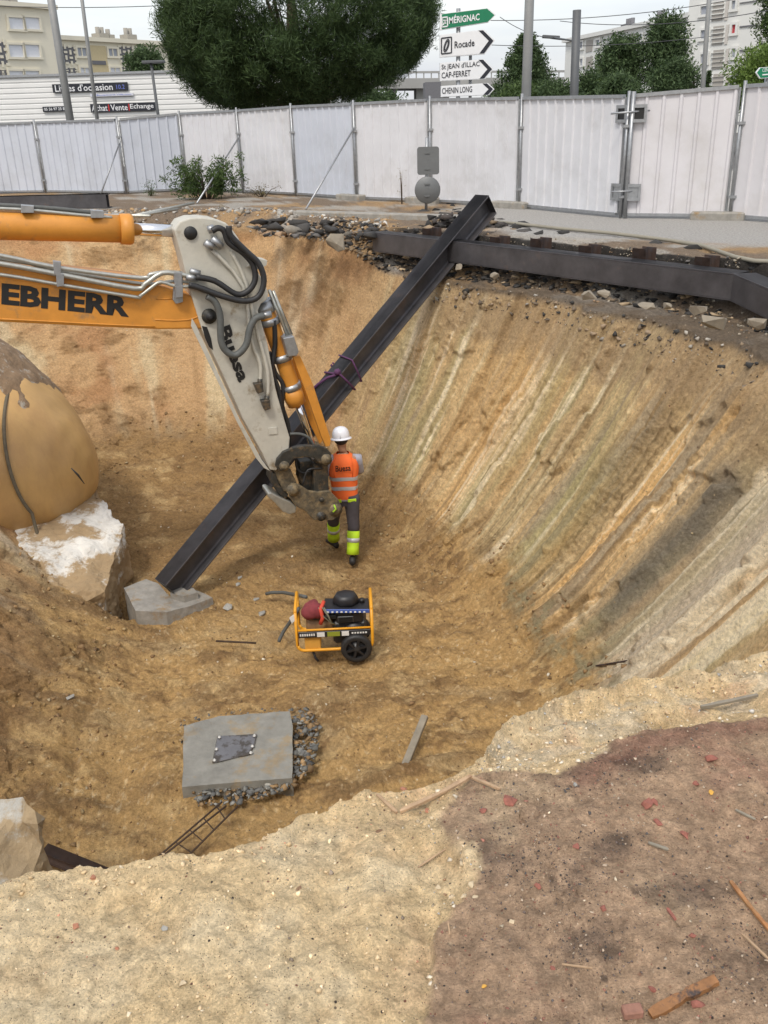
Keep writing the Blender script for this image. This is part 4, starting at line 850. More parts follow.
# stick cylinder
cyl = ptube('arm_cylinder', [(-330, 232), (-60, 226.5), (0, 225), (66, 227), (129, 229.2)], .25, [.165, .155, .152, .148, .145], orange, exc, 24, 0)
ptube('cylinder_collar', [(120, 229), (130, 229.3), (133, 229.4)], .25, [.160, .165, .15], orange, cyl, 24, 0)
ptube('cylinder_rod', [(132, 229.4), (178, 231)], .25, .068, chrome, cyl, 20, 0)
ptube('rod_eye', [(174, 230.8), (184, 231.2)], .25, [.075, .11], greasy, cyl, 16, 0)
ptube('grease_pipe', [(-100, 206), (0, 208.5), (40, 211), (75, 214.5), (112, 217.5)], .17, .018, tubesteel, cyl)
ptube('grease_pipe', [(-100, 201), (0, 205), (60, 209), (95, 213)], .2, .022, greyhose, cyl)
for x, y in ((27, 209), (97, 214)): plate('pipe_clamp', [(x - 6, y - 4), (x + 7, y - 3), (x + 7, y + 4), (x - 6, y + 4)], .08, .2, steel, cyl, bevel=.004)
# stick
stickP = [(174, 230), (180, 221.5), (190, 218), (203, 217.5), (214, 218.8), (226, 223), (231, 228), (237, 236), (252, 261), (266, 286), (268.5, 294), (267, 300), (261, 304), (258, 311), (261, 320), (268, 345), (276, 390), (284, 418), (290, 438), (289, 452), (283, 464), (276, 471), (270, 470), (262, 453), (244, 421), (223, 375), (203, 333), (190, 291), (182, 258)]
stick = plate('stick', stickP, .0, .42, whitep, bevel=.016)
# worn lower skirt of the stick seen from the left
plate('wear_strip', [(192, 318), (197, 327), (224, 386), (240, 420), (262, 460), (270, 471), (264, 468), (256, 458), (236, 420), (219, 384), (191, 326)], -.012, .0, whitep, stick, bevel=.003)
plate('side_bracket', [(247, 266.5), (258, 258.5), (267.5, 260.5), (266.5, 265.5), (259, 269.5)], -.05, .2, whitep, stick, bevel=.004)
pin('stick_pin', 190.5, 233, .072, -.025, .44, black, stick, rings=False); 
plate('number_plate', [(268, 428), (277, 427), (278, 434), (269, 435)], -.012, .0, whitep, stick, bevel=.004)
for p_, r in (([(210, 248), (243, 286), (251, 340), (260, 363), (260, 383)], .022), ([(231, 251), (246, 283), (256, 328), (267.5, 370), (267.5, 398)], .022)): ptube('pipe', p_, -.03, r, whitep, stick)
for x, y in ((259, 388), (266, 405)):
    plate('valve_block', [(x - 5, y - 4), (x + 4, y - 5), (x + 5, y + 4), (x - 1, y + 6)], -.09, .0, greasy, stick, bevel=.008); ptube('valve_nut', [(x + 1, y - 9), (x + 1, y - 3)], -.04, .032, greasy, stick, 6, 0)
def letters(txt, p0, p1, hpx, m, parent, bold=.03, off=0.0, lift=.006):
    o_ = ap(*p0, off); e_ = ap(*p1, off); u_ = nrm(e_ - o_); v_ = nrm(np.cross(-AN, u_)); v_ = v_ if np.dot(v_, ap(p0[0] + hpx, p0[1] - 4, off) - o_) > 0 else -v_
    m_ = MB(); text_on(m_, txt, o_, u_, v_, np.linalg.norm(e_ - o_), np.linalg.norm(ap(p0[0] + hpx, p0[1], off) - o_), -AN, lift, bold); m_.build('lettering', m, parent)
letters('Buesa', (217.5, 329), (238.5, 383), 13, black, stick, .04)
m_ = MB(); o_ = ap(190, 323, 0); plate('worn_logo', [(202, 326), (207, 327), (211, 338), (213, 350), (209, 347), (205, 338)], -.006, -.003, black, stick, bevel=0)
# hoses
for px_, r, off in (([(212, 231), (218, 228), (224, 231), (229, 243), (243, 253), (253, 265), (255, 280), (248, 291), (236, 294), (215, 281), (196, 277)], .034, -.10), ([(229, 226), (231, 236), (247, 252), (259, 264), (264, 281), (258, 297), (243, 301), (222, 296), (200, 288), (189, 285)], .034, -.15)): ptube('hydraulic_hose', px_, off, r, rubber, exc, 10, 4)
ptube('hydraulic_hose', [(207, 296), (215, 302), (220, 316), (221, 340), (226, 351), (236, 355), (246, 345), (250, 328), (256, 318), (264, 316)], -.12, .04, greyhose, exc, 10, 4)
for a_, b_ in (((205, 242), (213, 248)), ((212, 238), (222, 247)), ((208, 230), (214, 228)), ((262, 316), (271, 314))): ptube('hose_fitting', [a_, b_], -.07, .042, steel, exc, 8, 0)
# cable bundle down the stick
ptube('cable_bundle', [(274, 320), (275, 345), (272, 370), (279, 392), (282, 420), (286, 448)], .1, .03, rubber, exc, 8, 4)
ptube('cable_bundle', [(269, 352), (275, 372), (283, 385), (282, 405), (288, 425), (290, 452)], .14, .028, rubber, exc, 8, 4)
ptube('cable_bundle', [(285, 430), (281, 440), (286, 449), (298, 446), (312, 446), (320, 452)], .05, .02, rubber, exc, 8, 4)
ptube('hydraulic_hose', [(290, 434), (300, 434), (309, 438), (316, 449)], .05, .018, greyhose, exc, 8, 4)
ptube('hydraulic_hose', [(296, 458), (297, 468), (303, 473), (311, 471)], .1, .016, rubber, exc, 8, 4)
ptube('hydraulic_hose', [(303, 484), (308, 470), (322, 468), (312, 462)], .05, .014, rubber, exc, 8, 4)
# bucket cylinder, its guard and fittings
bc = ptube('bucket_cylinder', [(265, 308), (270, 322), (282, 356), (294, 392), (297, 402)], .2, [.10, .105, .10, .10, .105], orange, exc, 22, 0)
ptube('cylinder_collar', [(291, 388), (294, 397), (297, 404)], .2, [.122, .126, .115], orange, bc, 22, 0)
ptube('cylinder_rod', [(296, 400), (304, 421), (313, 448)], .2, .045, chrome, bc, 16, 0)
for a_, b_ in (((262, 303), (268, 312)), ((269, 318), (271, 324)), ((281, 354), (283, 360)), ((290, 384), (292, 389))): ptube('cylinder_band', [a_, b_], .2, .128, steel, bc, 20, 0)
plate('valve_block', [(283, 338), (294, 336), (299, 352), (297, 356), (288, 357)], -.02, .2, steel, bc, bevel=.012)
for p_ in ([(269, 290), (288, 337)], [(273, 291), (291, 337)]): ptube('rod_pipe', p_, .1, .02, tubesteel, bc, 8, 0)
plate('rod_plate', [(268, 289.5), (275, 292), (293, 334), (289, 338)], .12, .14, greyhose, bc, bevel=.003)
plate('cylinder_guard', [(293, 357), (300, 355.5), (313, 384), (331, 440), (330, 446), (326, 447), (322, 438), (306, 392)], .06, .12, orange, bc, bevel=.006)
plate('guard_side', [(290, 360), (297, 358), (325, 438), (320, 444), (310, 424)], .28, .31, orange, bc, bevel=.004)
# linkage and coupler
lev = plate('rocker_link', [(277, 459), (283, 452), (293, 447.5), (306, 445.5), (318, 445.5), (326, 447.5), (331, 453), (332, 459), (327, 464), (320, 464), (314, 458), (303, 457), (294, 459), (290, 464), (286, 471), (279, 471.5), (275.5, 466)], -.05, .0, greasy, bevel=.012)
plate('rocker_link', [(277, 459), (283, 452), (293, 447.5), (306, 445.5), (318, 445.5), (326, 447.5), (331, 453), (332, 459), (327, 464), (320, 464), (314, 458), (303, 457), (294, 459), (290, 464), (286, 471), (279, 471.5), (275.5, 466)], .42, .47, greasy, bevel=.012)
pin('link_pin', 283, 464.5, .062, -.1, .5, muddy, lev); pin('link_pin', 325, 458, .07, -.1, .5, muddy, lev)
plate('push_link', [(313, 460), (319, 458), (328, 461), (329, 492), (321, 498), (314, 494)], .05, .35, greasy, bevel=.012)
plate('push_link', [(300, 462), (313, 460), (314, 494), (303, 489), (299, 478)], .15, .32, greasy, bevel=.012)
plate('stick_tip', [(274, 470), (283, 464), (291, 470), (297, 483), (294, 493), (284, 492), (279, 482)], .04, .38, muddy, bevel=.02)
coup = plate('quick_coupler', [(288, 488), (292, 483), (300, 485), (309, 491), (318, 492), (330, 491), (338, 499), (342.5, 508), (341, 515), (333, 520.5), (314, 520.5), (305, 511), (297, 507), (290, 498)], .0, .05, muddy, bevel=.012)
plate('coupler_cheek', [(288, 488), (292, 483), (300, 485), (309, 491), (318, 492), (330, 491), (338, 499), (342.5, 508), (341, 515), (333, 520.5), (314, 520.5), (305, 511), (297, 507), (290, 498)], .36, .41, muddy, coup, bevel=.012)
plate('coupler_body', [(296, 488), (309, 494), (325, 495), (334, 506), (330, 515), (316, 516), (303, 506)], .05, .36, greasy, coup, bevel=.012)
pin('coupler_pin', 293, 490, .075, -.06, .46, muddy, coup); pin('coupler_pin', 321, 516, .062, -.05, .46, greasy, coup); pin('coupler_pin', 321.5, 499.5, .034, -.03, .44, greasy, coup, False); pin('coupler_pin', 335.5, 510, .09, -.035, .44, muddy, coup)
hk = plate('coupler_hook', [(267.5, 493), (271, 492), (280, 497), (291, 502), (297, 507), (296, 513), (290, 515), (283, 512), (275, 503), (268, 497)], .04, .36, tubesteel, bevel=.02)
plate('hook_jaw', [(272, 472), (277, 474), (280, 485), (289, 495), (286, 500), (277, 492), (271, 481)], .06, .34, greasy, hk, bevel=.02)
ptube('band_tie', [(334, 505), (336, 509), (333, 512)], -.06, .012, mat('lime_band', (.35, .6, .03), .6), coup, 6, 0)

# ------------------------------------------------------------------ leaning steel beam
def hbeam(mb, a, b, h, wd, tf, tw, up):
    a, b = np.asarray(a, float), np.asarray(b, float); d, s, u = basis(b - a, up); r = .03
    pf = [(-wd / 2, h / 2), (wd / 2, h / 2), (wd / 2, h / 2 - tf), (tw / 2 + r, h / 2 - tf), (tw / 2 + r * .3, h / 2 - tf - r * .3), (tw / 2, h / 2 - tf - r)]
    pf += [(x, -y) for x, y in pf[::-1]]; pf += [(-x, y) for x, y in pf[::-1] if True]
    seen = []; 
    for q in pf:
        if not seen or (abs(q[0] - seen[-1][0]) + abs(q[1] - seen[-1][1])) > 1e-6: seen.append(q)
    if abs(seen[0][0] - seen[-1][0]) + abs(seen[0][1] - seen[-1][1]) < 1e-6: seen.pop()
    mb.prism([a + s * x + u * y for x, y in seen], b - a); return d, s, u
zb_ = -3.72; B0 = atz(168, 589, zb_); B1 = atY(486, 204, 14.15)
m_ = MB(); bd_, bs_, bu_ = hbeam(m_, B0, B1, .33, .27, .022, .0135, (0, 0, 1))
bmo = m_.build('steel_beam', beamsteel, bevel=.004); tag(bmo, 'long steel H-beam leaning from the pit floor up over the rim', 'steel beam')
# lifting sling
slm = mat('purple_sling', (.09, .03, .09), .8, var=.2, vscale=20)
t = thing('lifting_sling', 'purple lifting sling tied round the leaning beam beside the excavator arm', 'sling', B0 + (B1 - B0) * .52)
def onb(f, s, u): return B0 + (B1 - B0) * f + bs_ * s + bu_ * u
def fpx(px):  # fraction along beam where it passes a photo column
    lo, hi = 0., 1.
    for _ in range(30):
        m2 = (lo + hi) / 2; q = B0 + (B1 - B0) * m2 - E0; c_ = RN.T @ q; x_ = 384 + FPX * c_[0] / -c_[2]
        lo, hi = (m2, hi) if x_ < px else (lo, m2)
    return lo
f1 = fpx(338); f0_ = fpx(346)
m_ = MB(); ring = [(-.15, .18), (.15, .18), (.155, .0), (.15, -.18), (-.15, -.18), (-.15, .18)]
m_.tube([onb(f1 + .004 * i, s, u) for i, (s, u) in enumerate(ring)], .016, 6); m_.build('loop', slm, t)
m_ = MB(); m_.tube([onb(f0_ + .004 * i, s, u) for i, (s, u) in enumerate(ring[::-1])], .013, 6); m_.build('loop', slm, t)
m_ = MB(); m_.tube([onb(f1, .1, .19), onb(f1 - .012, .0, .2), onb(f1 - .03, -.08, .19), onb(f1 - .06, -.15, .17)], .02, 6); m_.build('tail', slm, t)
m_ = MB(); m_.lathe(onb(f1 + .005, .11, .175), bu_, [(.02, 0), (.05, .02), (.045, .06), (.015, .08)], 8); m_.build('knot', slm, t)
def rough_block(name, top_px, ztops, bot, m, seed, parent=None, amp=.04, sub=5, lean=(0, 0), smooth=False, **kw):
    r = np.random.default_rng(seed); T_ = [atz(x, y, z) for (x, y), z in zip(top_px, ztops)]; n_ = len(T_)
    bm = bmesh.new(); tv = [bm.verts.new(tuple(q)) for q in T_]; bv = [bm.verts.new(tuple(V(q[0] + lean[0], q[1] + lean[1], bot))) for q in T_]
    bm.faces.new(tv); bm.faces.new(bv[::-1])
    for i in range(n_): bm.faces.new((tv[i], bv[i], bv[(i + 1) % n_], tv[(i + 1) % n_]))
    bmesh.ops.triangulate(bm, faces=bm.faces)
    for _ in range(sub): 
        es = [e for e in bm.edges if e.calc_length() > .07]
        if not es: break
        bmesh.ops.subdivide_edges(bm, edges=es, cuts=1); bmesh.ops.triangulate(bm, faces=[f for f in bm.faces if len(f.verts) > 3])
    bm.normal_update(); A_ = np.array([v.co[:] for v in bm.verts]); N_ = np.array([v.normal[:] for v in bm.verts])
    dd = amp * (fbm(A_[:, 0] * 2.5, A_[:, 1] * 2.5, A_[:, 2] * 2.5, o=4, g=.6, seed=seed) * 1.6 + .5 * fbm(A_[:, 0] * 9, A_[:, 1] * 9, A_[:, 2] * 9, o=3, g=.6, seed=seed + 1)); A_ = A_ + N_ * dd[:, None]
    bm.verts.index_update(); m_ = MB(); m_.raw(A_, [[v.index for v in f.verts] for f in bm.faces], smooth); bm.free(); return m_.build(name, m, parent, **kw)
# footing under it
def slab_px(name, pxs, ztop, thick, m, parent=None, jit=.0, seed=1, bevel=.0, **kw):
    r = np.random.default_rng(seed); P_ = [atz(x, y, ztop) for x, y in pxs]; o_ = []
    for i in range(len(P_)):
        a, b = P_[i], P_[(i + 1) % len(P_)]; n_ = max(1, int(np.linalg.norm(b - a) / .12)) if jit > 0 else 1
        for k_ in range(n_): o_.append(a + (b - a) * k_ / n_ + (V(*r.normal(size=2), 0) * jit))
    m_ = MB(); cen = sum(o_) / len(o_); nn_ = len(o_); vs_ = list(o_) + [q + (q - cen) * .04 + V(0, 0, -thick) + V(*r.normal(size=2), 0) * jit for q in o_]
    rings = [[cen + (q - cen) * f_ + V(0, 0, jit * .5 * r.normal()) for q in o_] for f_ in (.75, .4)]
    for rg in rings: vs_ += rg
    vs_.append(cen)
    fs_ = []
    for i in range(nn_):
        j = (i + 1) % nn_; fs_ += [(i, j, nn_ + j, nn_ + i), (2 * nn_ + i, 2 * nn_ + j, j, i), (3 * nn_ + i, 3 * nn_ + j, 2 * nn_ + j, 2 * nn_ + i), (4 * nn_, 3 * nn_ + j, 3 * nn_ + i)]
    m_.raw(vs_, fs_); return m_.build(name, m, parent, bevel=bevel, **kw)
t = thing('concrete_footing', 'grey concrete footing block holding the foot of the leaning beam', 'concrete block', atz(165, 600, -4))
rough_block('block', [(124, 588), (146, 579), (158, 583), (170, 596), (196, 590), (212, 598), (190, 606), (166, 612), (136, 611)], [-3.80, -3.80, -3.80, -3.82, -3.86, -3.88, -3.86, -3.82, -3.80], -4.3, concrete, 8, t, amp=.012)
rough_block('back_lip', [(172, 583), (184, 580), (198, 592), (184, 596), (170, 594)], [-3.76] * 5, -4.1, concrete, 9, t, amp=.012)

# ------------------------------------------------------------------ buried yellow tank on broken slab
tankm = mat('tank_yellow_coat', (.52, .325, .125), .5, var=.2, vscale=1.6, col2=(.40, .235, .10), c2lo=.48, c2hi=.75, bump=.004, bscale=7, stretch=(1, 1, .45))
TC = V(-6.05, 12.1, -2.62); TA = nrm(V(1, -.12, -.06)); 
t = thing('fuel_tank', 'big yellow domed tank end sticking out of the left pit side', 'tank', TC - V(0, 0, 1.1))
m_ = MB(); prof = [(1.66, -2.2), (1.68, -.8), (1.66, -.2), (1.58, .35), (1.44, .78), (1.24, 1.15), (1.00, 1.46), (.74, 1.70), (.46, 1.86), (.2, 1.93), (.01, 1.94)]
pf2 = []
for (r0, h0), (r1, h1) in zip(prof[:-1], prof[1:]):
    for k_ in range(4): pf2.append((r0 + (r1 - r0) * k_ / 4, h0 + (h1 - h0) * k_ / 4))
pf2.append(prof[-1]); m_.lathe(TC, TA, pf2, 72)
m_.v = [tuple(np.array(q) + nrm(np.array(q) - TC) * .08 * float(fbm(np.array([q[0] * 1.3]), np.array([q[1] * 1.3]), np.array([q[2] * .8]), o=3, seed=5)[0])) for q in m_.v]
m_.build('tank_shell', tankm, t)
strapm = mat('dirty_strap', (.13, .11, .075), .9, var=.3, vscale=12)
P_ = []
_, ta_, tb_ = basis(TA)
for a_ in np.linspace(-10, 106, 40):
    hx = 1.10 + .0036 * (a_ + 10) ; rad_ = float(np.interp(hx, [h for r_q, h in prof], [r_q for r_q, h in prof])) + .05; q = TC + TA * hx + rad_ * (math.cos(R_(a_)) * V(0, 0, 1) + math.sin(R_(a_)) * nrm(np.cross(V(0, 0, 1), TA)) * (-1 if nrm(np.cross(V(0, 0, 1), TA))[1] > 0 else 1)); P_.append(q)
P_ += [P_[-1] + V(.04, -.06, -.25), P_[-1] + V(.1, -.1, -.55)]
m_ = MB(); m_.tube(P_, .024, 8); m_.build('strap', strapm, t)
m_ = MB(); q = atY(78, 475, 10.35); m_.tube([q + V(-.06, -.02, .1), q, q + V(.06, .0, -.12)], [.006, .014, .005], 6); m_.build('gash', black, t)
# slab under tank: broken block with white render
o_ = rough_block('concrete_slab', [(-70, 500), (40, 480), (96, 486), (122, 530), (104, 592), (84, 603), (36, 592), (20, 580), (-70, 560)], [-3.1, -3.0, -3.1, -3.3, -3.62, -3.68, -3.5, -3.4, -3.2], -4.3, whiteconc, 3, amp=.07)
tag(o_, 'broken white-coated concrete slab under the yellow tank', 'concrete slab')
# soil heaped on the tank
heapm = mat('heap_soil', (.24, .165, .10), .95, var=.35, vscale=9, col2=(.36, .33, .28), c2lo=.55, c2hi=.62, bump=.02, bscale=14)
def mound(name, c, rx, ry, h, m, seed, amp=.1, **kw):
    n1_, n2_ = 64, 26; vs_, fs_ = [], []
    for j in range(n2_):
        for i in range(n1_):
            a = 2 * math.pi * i / n1_; q = (j / (n2_ - 1)); x, y = rx * q * math.cos(a), ry * q * math.sin(a); vs_.append([c[0] + x, c[1] + y, c[2] + h * (math.cos(q * math.pi) * .5 + .5) - .25 * q * q])
    A_ = np.array(vs_); A_[:, 2] += amp * fbm(A_[:, 0] * 2.5, A_[:, 1] * 2.5, o=5, g=.6, seed=seed); A_[:, 0] += amp * .6 * fbm(A_[:, 0] * 3, A_[:, 1] * 3, o=3, seed=seed + 2)
    for j in range(n2_ - 1):
        for i in range(n1_): k2 = (i + 1) % n1_; fs_.append((j * n1_ + i, j * n1_ + k2, (j + 1) * n1_ + k2, (j + 1) * n1_ + i))
    m_ = MB(); m_.raw(A_, fs_, True); return m_.build(name, m, None, **kw)
na_, nh_ = 110, 90; hv_, hf_ = [], []; pr_h = [h for r_q, h in prof]; pr_r = [r_q for r_q, h in prof]; tf_ = nrm(np.cross(V(0, 0, 1), TA)); tf_ = tf_ if tf_[1] < 0 else -tf_; tu_ = nrm(np.cross(TA, tf_)); tu_ = tu_ if tu_[2] > 0 else -tu_
ga, gh = np.meshgrid(np.linspace(-110, 75, na_), np.linspace(-2.2, 1.6, nh_), indexing='ij')
edge_ = fbm(ga * .035, gh * 2.2, o=5, g=.6, seed=71); lim = sstep(.0, 1.0, (24 - ga) / 14 + edge_ * 2.2) * sstep(.0, 1.0, (1.4 - gh) / .3 + edge_ * .9)
th_ = -.06 + lim * (.14 + .30 * np.exp(-((ga + 5) / 40) ** 2) * (1 - sstep(.0, 1.3, gh)) + .10 * fbm(ga * .06, gh * 4, o=5, g=.6, seed=72))
for i in range(na_):
    for j in range(nh_):
        rq = float(np.interp(gh[i, j], pr_h, pr_r)) + th_[i, j]; a_ = R_(ga[i, j]); hv_.append(TC + TA * gh[i, j] + rq * (math.cos(a_) * tu_ + math.sin(a_) * tf_))
for i in range(na_ - 1):
    for j in range(nh_ - 1): hf_.append((i * nh_ + j, i * nh_ + j + 1, (i + 1) * nh_ + j + 1, (i + 1) * nh_ + j))
m_ = MB(); m_.raw(hv_, hf_, True); tag(m_.build('soil_heap', heapm), 'grey-brown soil heaped on top of the yellow tank', kind='stuff')

# ------------------------------------------------------------------ bolted concrete pad with broken apron
t = thing('concrete_pad', 'square grey concrete pad with a bolted steel plate on the pit floor', 'concrete pad', atz(238, 755, -4))
padm = mat('pad_concrete', (.225, .22, .195), .9, var=.3, vscale=5, col2=(.25, .20, .13), c2lo=.54, c2hi=.64, bump=.004, bscale=25)
rough_block('slab', [(184, 726), (219, 716), (290, 710.5), (293, 726), (292, 778), (240, 782), (182, 787)], [-3.88] * 7, -4.1, padm, 7, t, amp=.012)
platem = mat('plate_steel', (.20, .20, .21), .35, .5, var=.25, vscale=6, col2=(.09, .08, .07), c2lo=.48, c2hi=.54)
slab_px('steel_plate', [(218, 736), (256, 734), (254, 744), (249, 754), (239, 756), (213, 762), (215, 751)], -3.862, .008, platem, t)
boltm = mat('pale_bolt', (.6, .6, .58), .4, .3)
for x, y in ((219.5, 737.5), (254.5, 736), (252.5, 746.5), (216.5, 749.5), (214.5, 760.5), (251, 753)):
    q = atz(x, y, -3.855); m_ = MB(); m_.cyl(q - V(0, 0, .01), q + V(0, 0, .018), .010, 8); m_.cyl(q, q + V(0, 0, .008), .018, 6); m_.build('bolt', boltm, t)
brk = mat('broken_mortar', (.21, .215, .205), .95, var=.5, vscale=10, bump=.03, bscale=12)
rebar = mat('rusty_rebar', (.07, .045, .03), .8, .3, var=.3, vscale=20)
t = thing('rebar_cage', 'flat rebar ladder sticking out in front of the pad', 'rebar', atz(190, 830, -4)); RP = []
m_ = MB(); a0, a1_ = atz(222, 802, -3.85), atz(152, 862, -3.95); b0, b1_ = atz(238, 806, -3.8), atz(182, 862, -3.95); c0_, c1b = atz(226, 806, -3.72), atz(150, 866, -3.85)
for nm_, A, B in (('long_bar', a0, a1_), ('long_bar', b0, b1_), ('long_bar', c0_, c1b)): m_ = MB(); m_.cyl(A, B, .009, 6); m_.build(nm_, rebar, t)
for k_ in range(5):
    f = (k_ + .4) / 5; A, B = a0 + (a1_ - a0) * f, b0 + (b1_ - b0) * ((f + .16) if k_ < 4 else f); m_ = MB(); m_.cyl(A, B, .006, 6); m_.build('cross_bar', rebar, t)
# loose stake on the floor, debris channel and block at lower left
woodw = mat('weathered_wood', (.24, .21, .16), .85, var=.3, vscale=8, stretch=(1, 1, 1))
A, B = atz(425, 716, -3.72), atz(404, 768, -3.93); m_ = MB(); m_.bar(A, B, .07, .045, bev=.006); o_ = m_.build('wooden_post', woodw); tag(o_, 'grey weathered post lying on the pit floor right of the pad', 'wooden post')
o_ = rough_block('concrete_block', [(-30, 800), (20, 803), (34, 814), (40, 846), (30, 885), (-40, 890)], [-1.35, -1.35, -1.35, -1.5, -1.6, -1.5], -3.0, mat('soiled_concrete', (.36, .27, .16), .9, var=.25, vscale=5, col2=(.45, .43, .38), c2lo=.52, c2hi=.6, bump=.02, bscale=9), 21, amp=.05); tag(o_, 'soil-covered concrete block at the lower left behind the sand edge', 'concrete block')
A, B = atz(44, 852, -3.62), atz(108, 878, -3.78); m_ = MB(); hbeam(m_, A, B, .10, .10, .01, .008, (0, 0, 1)); o_ = m_.build('steel_offcut', rust); tag(o_, 'rusty steel offcut beside the soil-covered block at lower left', 'steel beam')
A, B = atz(216, 641, -3.88), atz(256, 643, -3.88); m_ = MB(); m_.cyl(A, B, .012, 6); o_ = m_.build('rebar_rod', rebar); tag(o_, 'thin dark rod lying on the floor left of the generator', 'rod')

# ------------------------------------------------------------------ wale beam on the rim and pile heads
WA, WB, WC_ = atz(379, 241, -.12), atz(741, 286, -.16), atz(800, 312, -.2); WC_ = WB + (WC_ - WB) * 2.6
t = thing('waler_beam', 'long dark steel beam lying along the rim under the hoarding', 'steel beam', (WA + WB) / 2)
m_ = MB(); d_, s_, u_ = hbeam(m_, WA, WB, .30, .26, .018, .011, (0, 0, 1)); m_.build('main_length', beamsteel, t, bevel=.003)
n2c = nrm(np.cross(nrm(WC_ - WB), V(0, 0, 1))); n2c = n2c if n2c[1] < 0 else -n2c
m_ = MB(); m_.bar(WB + n2c * .128 + nrm(WC_ - WB) * .06, WC_ + n2c * .128, .012, .262); m_.build('face_plate', beamsteel, t)
m_ = MB(); hbeam(m_, WB + nrm(WC_ - WB) * .05, WC_, .30, .26, .018, .011, (0, 0, 1)); m_.build('corner_length', beamsteel, t, bevel=.003)
# closed channel face toward the pit
WN = nrm(np.cross(nrm(WB - WA), V(0, 0, 1))); WN = WN if WN[1] < 0 else -WN
m_ = MB(); m_.bar(WA + WN * .128, WB + WN * .128, .012, .262); m_.build('face_plate', beamsteel, t)
for k_, (x, y) in enumerate(((432, 240), (500, 238), (541, 243), (590, 249), (644, 256), (707, 263))):
    f = 0; q = atY(x, y, 0.001 + 1)  # column direction; find the spot just behind the beam
    n2_ = np.array([-WN[0], -WN[1], 0]); o_ = WA + n2_ * .30; d = ray(x, y); tt_ = np.dot(o_ - E0, n2_) / np.dot(d, n2_); q = E0 + d * tt_
    m_ = MB(); hbeam(m_, V(q[0], q[1], -1.6), V(q[0], q[1], .11 - .03 * (k_ % 2)), .22, .2, .014, .01, (WN[0], WN[1], 0)); o_ = m_.build('pile_head', rust)
    tag(o_, ['rusty pile head at the left, beyond the leaning beam', 'rusty pile head just right of the top of the leaning beam', 'rusty pile head third from the left behind the rim beam', 'rusty pile head in the middle of the rim beam', 'rusty pile head under the gate latch, behind the rim beam', 'rusty pile head nearest the bend of the rim beam'][k_], 'steel pile', 'rusty pile heads behind the rim beam')
# hose along the rim
P_ = [atz(x, y, .05) for x, y in ((498, 222), (520, 224), (560, 228.5), (610, 233), (660, 239), (700, 245), (718, 251), (735, 257), (755, 261), (790, 262))]
m_ = MB(); m_.tube(P_, .026, 8); o_ = m_.build('ground_hose', mat('sandy_hose', (.25, .23, .18), .7)); tag(o_, 'thin sand-coloured hose lying along the rim below the gate', 'hose')
# dark plate and scaffold tubes at the far left rim
A, B = atz(-60, 212, .0), atz(110, 208, .0); m_ = MB(); hbeam(m_, A + V(0, 0, .16), B + V(0, 0, .16), .3, .3, .02, .012, (0, 0, 1)); dd = nrm(B - A); nn = V(dd[1], -dd[0], 0); t = thing('steel_beam', 'dark steel beam lying at the foot of the hoarding at far left', 'steel beam', (A + B) / 2); m_.build('beam', beamsteel, t); m_ = MB(); m_.bar(A + V(0, 0, .16) + nn * .146, B + V(0, 0, .16) + nn * .146, .012, .26); m_.build('face_plate', beamsteel, t)
for k_, (a_, b_, lab) in enumerate((((118, 219, .03), (194, 203, .2), 'long scaffold tube lying aslant left of the bush'), ((100, 222, .03), (178, 209, .12), 'shorter scaffold tube just below the long aslant one'), ((60, 214, .05), (150, 216, .1), 'scaffold tube on grey rubble behind the orange cylinder'))):
    A, B = atz(*a_), atz(*b_); m_ = MB(); m_.cyl(A, B, .03, 10); tag(m_.build('scaffold_tube', tubesteel), lab, 'tube')

# ------------------------------------------------------------------ scattered stones, clods and rubble
def rock_templates(n, pts=16, seed=3):
    r = np.random.default_rng(seed); out_ = []
    for _ in range(n):
        bm = bmesh.new()
        for _k in range(pts): d = r.normal(size=3); d /= np.linalg.norm(d); bm.verts.new(tuple(d * (.75 + .35 * r.random()) * V(1, .8, .65)))
        g = bmesh.ops.convex_hull(bm, input=bm.verts); bmesh.ops.delete(bm, geom=[v for v in bm.verts if not v.link_faces], context='VERTS'); bmesh.ops.triangulate(bm, faces=bm.faces); bm.verts.index_update()
        out_.append((np.array([v.co[:] for v in bm.verts]), np.array([[v.index for v in f.verts] for f in bm.faces]))); bm.free()
    return out_
RT = rock_templates(14); RTs = rock_templates(8, 9, 5)
def scatter(name, pos, sizes, cols, m, templ=RTs, seed=1, flat=.8, **kw):
    r = np.random.default_rng(seed); vv_, ff_, cc_ = [], [], []; n_ = 0
    for p_, s_, c_ in zip(pos, sizes, cols):
        v, f = templ[r.integers(len(templ))]; q = r.normal(size=4); q /= np.linalg.norm(q); a, b, c, d = q
        Rq = np.array([[1 - 2 * (c * c + d * d), 2 * (b * c - a * d), 2 * (b * d + a * c)], [2 * (b * c + a * d), 1 - 2 * (b * b + d * d), 2 * (c * d - a * b)], [2 * (b * d - a * c), 2 * (c * d + a * b), 1 - 2 * (b * b + c * c)]])
        w_ = (v * s_) @ Rq.T; w_[:, 2] *= flat; vv_.append(w_ + p_ + V(0, 0, s_ * .15)); ff_.append(f + n_); n_ += len(v); cc_.append(np.repeat(c_[None], len(v), 0))
    v = np.vstack(vv_); f = np.vstack(ff_); o = np_mesh(name, v, f, m, None)
    ca = o.data.color_attributes.new('Col', 'FLOAT_COLOR', 'POINT'); ca.data.foreach_set('color', np.c_[np.vstack(cc_), np.ones(len(v))].ravel())
    tag(o, kind='stuff', **kw); return o
stonem = mat('stones', (1, 1, 1), .9, attr=True, var=.2, vscale=30)
